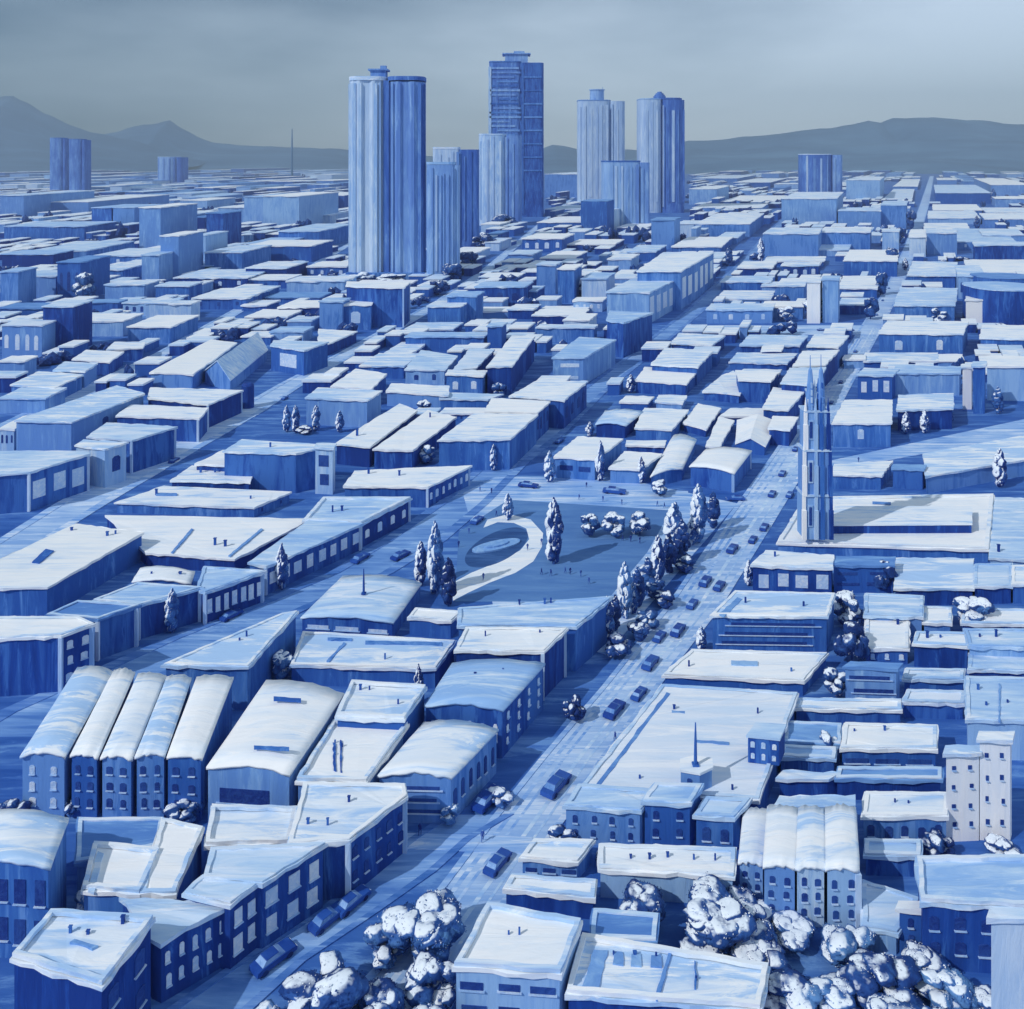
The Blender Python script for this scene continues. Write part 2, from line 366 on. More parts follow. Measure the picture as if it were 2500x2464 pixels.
street('side_street', [(2620, 240, 440), (2464, 440, 590), (2350, 600, 720), (2230, 790, 900), (2130, 920, 1040), (2050, 1020, 1130), (1990, 1110, 1230)], 'road2', 'walk2', pave=.2)
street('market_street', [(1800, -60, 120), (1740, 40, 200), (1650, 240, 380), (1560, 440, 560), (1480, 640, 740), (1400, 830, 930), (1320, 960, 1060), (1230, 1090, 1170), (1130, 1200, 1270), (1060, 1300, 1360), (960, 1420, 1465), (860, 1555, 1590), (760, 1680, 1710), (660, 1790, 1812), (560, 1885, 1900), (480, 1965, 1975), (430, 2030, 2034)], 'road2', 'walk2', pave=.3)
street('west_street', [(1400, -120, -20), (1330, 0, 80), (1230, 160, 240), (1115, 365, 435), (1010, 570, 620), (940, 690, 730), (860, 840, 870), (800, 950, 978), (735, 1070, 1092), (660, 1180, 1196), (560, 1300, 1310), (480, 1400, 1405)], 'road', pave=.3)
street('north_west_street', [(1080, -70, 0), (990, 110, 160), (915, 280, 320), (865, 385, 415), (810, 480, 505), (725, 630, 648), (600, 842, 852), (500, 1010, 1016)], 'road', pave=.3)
sheet('cross_street', [(1700, 795), (1700, 818), (2120, 818), (2120, 795)], 'road')
sheet('cross_street', [(2030, 1125), (2030, 1150), (2520, 1060), (2520, 1020)], 'walk')
sheet('cross_street', [(990, 2035), (990, 2075), (1300, 2085), (1300, 2045)], 'walk')
sheet('square', [(1130, 1205), (1210, 1500), (1480, 1600), (1800, 1230), (1500, 1165), (1210, 1165)], 'walk')
sheet('lawn', [(1120, 1300), (1110, 1470), (1480, 1470), (1580, 1350), (1640, 1245), (1480, 1222), (1240, 1222)], 'lawn')
sheet('path', [(1240, 1192), (1255, 1222), (1680, 1250), (1680, 1200), (1480, 1190)], 'walk')
def ring(cx, cy, rx, ry, rot, k): 
    return [(cx + k * (rx * math.cos(a) * math.cos(rot) - ry * math.sin(a) * math.sin(rot)), cy + k * (rx * math.cos(a) * math.sin(rot) + ry * math.sin(a) * math.cos(rot))) for a in [2 * math.pi * i / 48 for i in range(48)]]
sheet('path', [(1106, 1468), (1104, 1425), (1150, 1400), (1220, 1372), (1270, 1345), (1292, 1318), (1285, 1292), (1255, 1278), (1215, 1276), (1180, 1290), (1190, 1270), (1242, 1256), (1296, 1270), (1326, 1303), (1323, 1336), (1302, 1372), (1258, 1400), (1195, 1424), (1140, 1450)], 'r0')
sheet('pond', ring(1212, 1338, 84, 36, R(-26), 1), 'pool')
b = MB(); c = up(1212, 1335, 0); b.prism(ring(c.x, c.y, 7, 2.6, R(30), 1), .05, .5); b.prism(ring(c.x, c.y, 3.5, 1.4, R(30), 1), .5, .9)
tag(b.build('pond_island', M['w1']), 'low stone island in the dark oval pond of the park', 'island')

# hills
def hill(name, outline, D, depth):
    vs, fs = [], []; n = len(outline)
    # refine
    pts = []
    for (a, b2) in zip(outline[:-1], outline[1:]):
        for j in range(6): pts.append((a[0] + (b2[0] - a[0]) * j / 6, a[1] + (b2[1] - a[1]) * j / 6))
    pts.append(outline[-1]); K = 8
    for (x, v) in pts:
        z = max(20, H + (VH - v) * D / F); X = (x - PX) * D / F
        for j in range(K + 1):
            t = j / K; y = D - depth * (1 - t); nn = noise.noise(Vector((X * .0012, y * .002, 3))) * 90 * t * (1 - t) * 4
            vs.append((X * (1 - .0 * t), y, z * (t ** 1.25) + nn + noise.noise(Vector((X * .006, y * .006, 1))) * 14 * t))
        vs.append((X, D + depth, 0))
    r = K + 2
    for i in range(len(pts) - 1):
        for j in range(K + 1): fs.append((i * r + j, (i + 1) * r + j, (i + 1) * r + j + 1, i * r + j + 1))
    tag(mesh(name, vs, fs, M['hill'], smooth=True), kind='structure')
hill('hills', [(-260, 330), (-120, 250), (0, 238), (32, 234), (65, 250), (110, 278), (160, 300), (215, 322), (270, 332), (330, 345), (420, 372), (520, 392)], 9000, 1500)
hill('hills', [(120, 392), (200, 350), (270, 324), (310, 314), (350, 304), (385, 302), (415, 293), (440, 310), (480, 333), (520, 348), (600, 356), (720, 360), (850, 366), (1000, 380), (1150, 388)], 9700, 1500)
hill('hills', [(1240, 386), (1320, 362), (1350, 352), (1375, 354), (1420, 366), (1560, 366), (1680, 346), (1800, 336), (1900, 326), (2000, 315), (2080, 306), (2120, 294), (2150, 300), (2180, 288), (2280, 286), (2400, 296), (2500, 304), (2640, 310), (2900, 330)], 9400, 1700)
hill('hills', [(1500, 392), (1700, 372), (1900, 362), (2100, 352), (2250, 340), (2400, 344), (2700, 350), (2900, 360)], 8600, 1200)

# ================================================================ towers
def tower(name, label, x0, x1, vtop, vb, spec):
    D = H * F / (vb - VH); h = H * (vb - vtop) / (vb - VH); cx = ((x0 + x1) / 2 - PX) * D / F
    root = empty(name, (cx, D, 0)); tag(root, label, 'tower'); spec(root, D / F, h); return root
def sup(cx, cy, rx, ry, e=.55, n=40, ph=.5):
    return [(cx + rx * math.copysign(abs(math.cos(a)) ** e, math.cos(a)), cy + ry * math.copysign(abs(math.sin(a)) ** e, math.sin(a))) for a in [2 * math.pi * (i + ph) / n for i in range(n)]]
def fluted(name, mat, parent, cx, cy, rx, ry, z0, z1, flutes, depth, e=.55, seed=1):
    """shaft with vertical flutes of uneven width"""
    rnd = random.Random(seed); b = MB(); n = flutes * 4; pts = []
    wd = [rnd.uniform(.2, 1.0) for _ in range(flutes)]
    for i in range(n):
        a = 2 * math.pi * (i + .5) / n; k = 1 - depth * wd[(i // 4) % flutes] * (1 if i % 4 in (1, 2) else 0)
        pts.append((cx + k * rx * math.copysign(abs(math.cos(a)) ** e, math.cos(a)), cy + k * ry * math.copysign(abs(math.sin(a)) ** e, math.sin(a))))
    b.prism(pts, z0, z1); return b.build(name, M[mat], parent)
def strips(root, cx, cy, rx, ry, h, angs, mat, wid, e=.55):
    for a, w in angs:
        x = cx + rx * math.copysign(abs(math.cos(a)) ** e, math.cos(a)); y = cy + ry * math.copysign(abs(math.sin(a)) ** e, math.sin(a))
        b = MB(); b.box((x, y, h * .5 - 1), (w, 1.4, h - 3)); b.build('rib', M[mat], root)
def t1(root, s, h):  # tones pale at left, dark at right: sun shading painted in
    w = 187 * s; rx = w * .25; cy = rx
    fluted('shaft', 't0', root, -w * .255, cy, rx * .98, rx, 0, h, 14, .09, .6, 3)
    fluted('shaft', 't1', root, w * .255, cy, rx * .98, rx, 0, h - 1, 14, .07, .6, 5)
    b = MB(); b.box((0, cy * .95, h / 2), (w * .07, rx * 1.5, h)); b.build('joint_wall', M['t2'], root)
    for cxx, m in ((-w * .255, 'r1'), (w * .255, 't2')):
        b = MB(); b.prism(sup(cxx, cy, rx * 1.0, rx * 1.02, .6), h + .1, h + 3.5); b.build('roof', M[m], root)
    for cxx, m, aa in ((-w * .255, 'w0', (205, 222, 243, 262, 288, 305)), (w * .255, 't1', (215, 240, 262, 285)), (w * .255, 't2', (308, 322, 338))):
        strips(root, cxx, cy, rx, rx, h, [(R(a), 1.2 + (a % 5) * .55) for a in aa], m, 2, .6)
    b = MB(); b.box((-w * .12, cy, h + 6), (w * .2, rx * .8, 6)); b.box((-w * .12, cy, h + 9.8), (w * .26, rx * 1.0, 1.4)); b.box((-w * .06, cy, h + 12), (w * .08, 4, 3.4)); b.build('penthouse', M['t2'], root)
    # entrance base
    b = MB(); b.box((0, cy * .2, 3.5), (w * 1.02, rx * .9, 7)); b.build('podium', M['w2'], root)
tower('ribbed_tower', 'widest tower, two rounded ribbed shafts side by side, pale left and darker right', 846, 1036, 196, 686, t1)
def slab_spec(W, mats, dep, roofm='r1', strp=0, round_=.35, right=.32, band=False, hat=None, seed=1):
    def f(root, s, h):
        w = W * s; d = w * dep
        lw = w * (1 - right)
        # two volumes: lit slab, right part painted as its shaded side, rounded corners
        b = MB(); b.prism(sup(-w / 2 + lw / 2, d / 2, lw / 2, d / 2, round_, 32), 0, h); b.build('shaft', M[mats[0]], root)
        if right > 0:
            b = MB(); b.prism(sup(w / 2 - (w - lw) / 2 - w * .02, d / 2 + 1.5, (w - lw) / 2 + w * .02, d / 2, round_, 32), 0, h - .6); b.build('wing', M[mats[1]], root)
        b = MB(); b.prism(sup(-w / 2 + lw / 2, d / 2, lw / 2 * 1.015, d / 2 * 1.02, round_, 32), h + .1, h + 2.2); b.build('roof', M[roofm], root)
        rnd = random.Random(seed)
        if band:
            k = 24
            for i in range(k):
                z = h * (.30 + .69 * i / k); wd = rnd.uniform(.5, .98); off = rnd.uniform(-.5, .5) * (1 - wd)
                b = MB(); b.box((-w / 2 + lw / 2 + lw * off, -.3, z), (lw * wd, 1.6, h * .012)); b.build('balcony_band', M[rnd.choice(['t1', 'w1', 't1', 'w2'])], root)
                if i % 3 == 0:
                    b = MB(); b.box((w / 2 - (w - lw) / 2, 1.0, z), ((w - lw) * .85, 1.0, h * .01)); b.build('balcony_band', M['w2'], root)
            b = MB(); b.box((-w / 2 + 1.5, .2, h * .62), (w * .05, 2.6, h * .7)); b.build('corner_strip', M['w0'], root)  # bright left corner, sunlight painted on as a pale strip
        for i in range(strp):
            x = -w / 2 + w * (i + .5) / strp + rnd.uniform(-.02, .02) * w; y0 = (-.4 if abs(x / w) < .36 else d * .06) + (1.2 if x > -w / 2 + lw else 0)
            if abs(x / w) > .45: continue
            b = MB(); b.box((x, y0, h * .5), (w * rnd.uniform(.02, .06), 1.0, h * rnd.uniform(.8, .97))); b.build('rib', M[rnd.choice([mats[0], 't0' if x < 0 else mats[1], mats[0] if x < 0 else mats[1]])], root)  # rib tones repeat the painted lit left and shaded right
        if hat == 'box':
            b = MB(); b.box((0, d / 2, h + 8), (w * .42, d * .6, 16)); b.box((0, d / 2, h + 16.8), (w * .52, d * .7, 2)); b.box((w * .05, d / 2, h + 20), (w * .2, d * .3, 5)); b.build('penthouse', M['t1'], root)
        if hat == 'drum':
            b = MB(); b.prism(sup(-w * .08, d / 2, w * .15, d * .18, 1, 20), h + 2.3, h + 26); b.prism(sup(-w * .08, d / 2, w * .17, d * .2, 1, 20), h + 26, h + 28); b.box((w * .04, d / 2, h + 30), (1.2, 1.2, 8)); b.build('roof_drum', M['t1'], root)
        if hat == 'dome':
            b = MB(); n = 16
            for i in range(5):
                r = w * .14 * math.cos(i * .3); b.prism(sup(-w * .02, d / 2, r, r, 1, n), h + 2.3 + i * 3, h + 2.3 + i * 3 + 3.0)
            b.build('roof_dome', M['t2'], root)
            b = MB(); b.prism(sup(w * .1, d / 2, w * .36, d * .4, .8, 24), h + .1, h + 4); b.build('roof_edge', M['t2'], root)
    return f
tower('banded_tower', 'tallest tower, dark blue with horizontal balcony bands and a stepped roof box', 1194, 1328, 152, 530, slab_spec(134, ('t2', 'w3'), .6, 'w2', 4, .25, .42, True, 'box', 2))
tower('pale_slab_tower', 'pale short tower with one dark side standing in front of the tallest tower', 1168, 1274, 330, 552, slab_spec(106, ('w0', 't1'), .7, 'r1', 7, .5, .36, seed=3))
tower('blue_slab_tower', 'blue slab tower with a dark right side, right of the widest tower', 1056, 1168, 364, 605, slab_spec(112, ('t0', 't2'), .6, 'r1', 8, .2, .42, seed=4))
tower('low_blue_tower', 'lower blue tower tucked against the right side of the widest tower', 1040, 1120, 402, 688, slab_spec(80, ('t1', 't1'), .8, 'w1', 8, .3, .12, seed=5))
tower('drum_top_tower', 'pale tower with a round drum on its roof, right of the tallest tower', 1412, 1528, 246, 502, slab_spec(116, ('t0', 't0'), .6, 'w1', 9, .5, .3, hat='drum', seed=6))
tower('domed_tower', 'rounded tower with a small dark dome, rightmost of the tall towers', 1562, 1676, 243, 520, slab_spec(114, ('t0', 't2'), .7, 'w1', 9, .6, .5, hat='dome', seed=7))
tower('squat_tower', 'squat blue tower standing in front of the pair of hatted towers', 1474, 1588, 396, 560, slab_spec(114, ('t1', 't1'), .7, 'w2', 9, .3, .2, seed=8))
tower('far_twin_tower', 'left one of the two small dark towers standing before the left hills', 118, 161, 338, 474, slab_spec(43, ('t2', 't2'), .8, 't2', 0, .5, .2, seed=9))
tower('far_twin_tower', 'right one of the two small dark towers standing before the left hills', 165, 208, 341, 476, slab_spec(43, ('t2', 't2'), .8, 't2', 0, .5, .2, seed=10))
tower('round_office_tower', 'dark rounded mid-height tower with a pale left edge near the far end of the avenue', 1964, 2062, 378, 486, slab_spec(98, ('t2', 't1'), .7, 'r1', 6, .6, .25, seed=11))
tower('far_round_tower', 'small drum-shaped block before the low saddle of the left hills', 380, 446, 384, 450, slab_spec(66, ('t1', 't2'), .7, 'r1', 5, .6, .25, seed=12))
b = MB(); D = 5200; x = (713 - PX) * D / F; b.tube([(0, 0, 0), (0, 0, 190), (0, 0, 290)], [7, 5, 2.5]); o = b.build('radio_mast', M['hill']); o.location = (x, D, 0); tag(o, 'thin radio mast on the skyline left of the widest tower', 'mast')

# ================================================================ church with twin spires
def church():
    base = up(1998, 1312, 5.5); D = base.y; s = D / F; root = empty('church', (base.x, D, 0))
    tag(root, 'tall narrow stepped church tower with two thin spires beside the main avenue', 'church')
    z = lambda v: H - (v - VH) * s
    w = 66 * s; segs = [(1320, 1215, 1.0), (1215, 1105, .95), (1105, 1010, .84), (1010, 965, .5)]
    for i, (v0, v1, k) in enumerate(segs):
        a, b2 = max(0, z(v0)), z(v1); b = MB(); b.box((0, w * .5, (a + b2) / 2), (w * k, w * k * .8, b2 - a)); st = b.build('tower_stage', M['w1'], root)
        for sx in (-1, -.12, .35, 1):
            b = MB(); X = sx * w * k * .5; Y = w * .5 - w * k * .4; b.box((X, Y, (a + b2) / 2), (w * .11, w * .11, (b2 - a) * .995)); b.box((X, Y - w * .02, a + (b2 - a) * .35), (w * .15, w * .13, (b2 - a) * .68)); b.tube([(X, Y, b2 + .3), (X, Y, b2 + w * .16), (X, Y, b2 + w * .55)], [w * .06, w * .05, w * .008], 6); b.build('buttress', M['w4' if sx < -.5 else 'w0' if sx < .2 else 'w3' if sx > .5 else 'w2'], st)  # buttress colours carry the light: white on the sun side, dark at right
        b = MB(); b.box((0, w * .5, b2 + .25), (w * k * 1.08, w * k * .9, .5)); b.build('cornice', M['w0'], st)
        if i < 3:
            b = MB(); b.box((-w * .27 * k, w * .5 - w * k * .4 - .1, a + (b2 - a) * .55), (w * .2, .3, (b2 - a) * .5)); wf = b.build('window_frame', M['w0'], st)
            b = MB(); b.box((-w * .27 * k, w * .5 - w * k * .4 - .22, a + (b2 - a) * .55), (w * .1, .3, (b2 - a) * .42)); b.build('window', M['dark'], st)
    for sx, vt in ((-1, 872), (1, 870)):
        x = sx * w * .2; zb = z(1005)
        b = MB(); b.tube([(x, w * .3, zb), (x, w * .3, z(950)), (x, w * .3, z(908)), (x, w * .3, z(902)), (x, w * .3, z(vt))], [w * .17, w * .13, w * .07, w * .02, w * .012], 6); sp = b.build('spire', M['w1'], root)
        for j in range(4):
            a = z(998 - j * 18); b = MB(); b.box((x, w * .3 - w * .13, a), (w * .05, w * .1, w * .2)); b.build('spire_niche', M['w0' if sx < 0 else 'w2'], sp)  # left niches in a sunlit tone, right ones in a shaded tone
church()

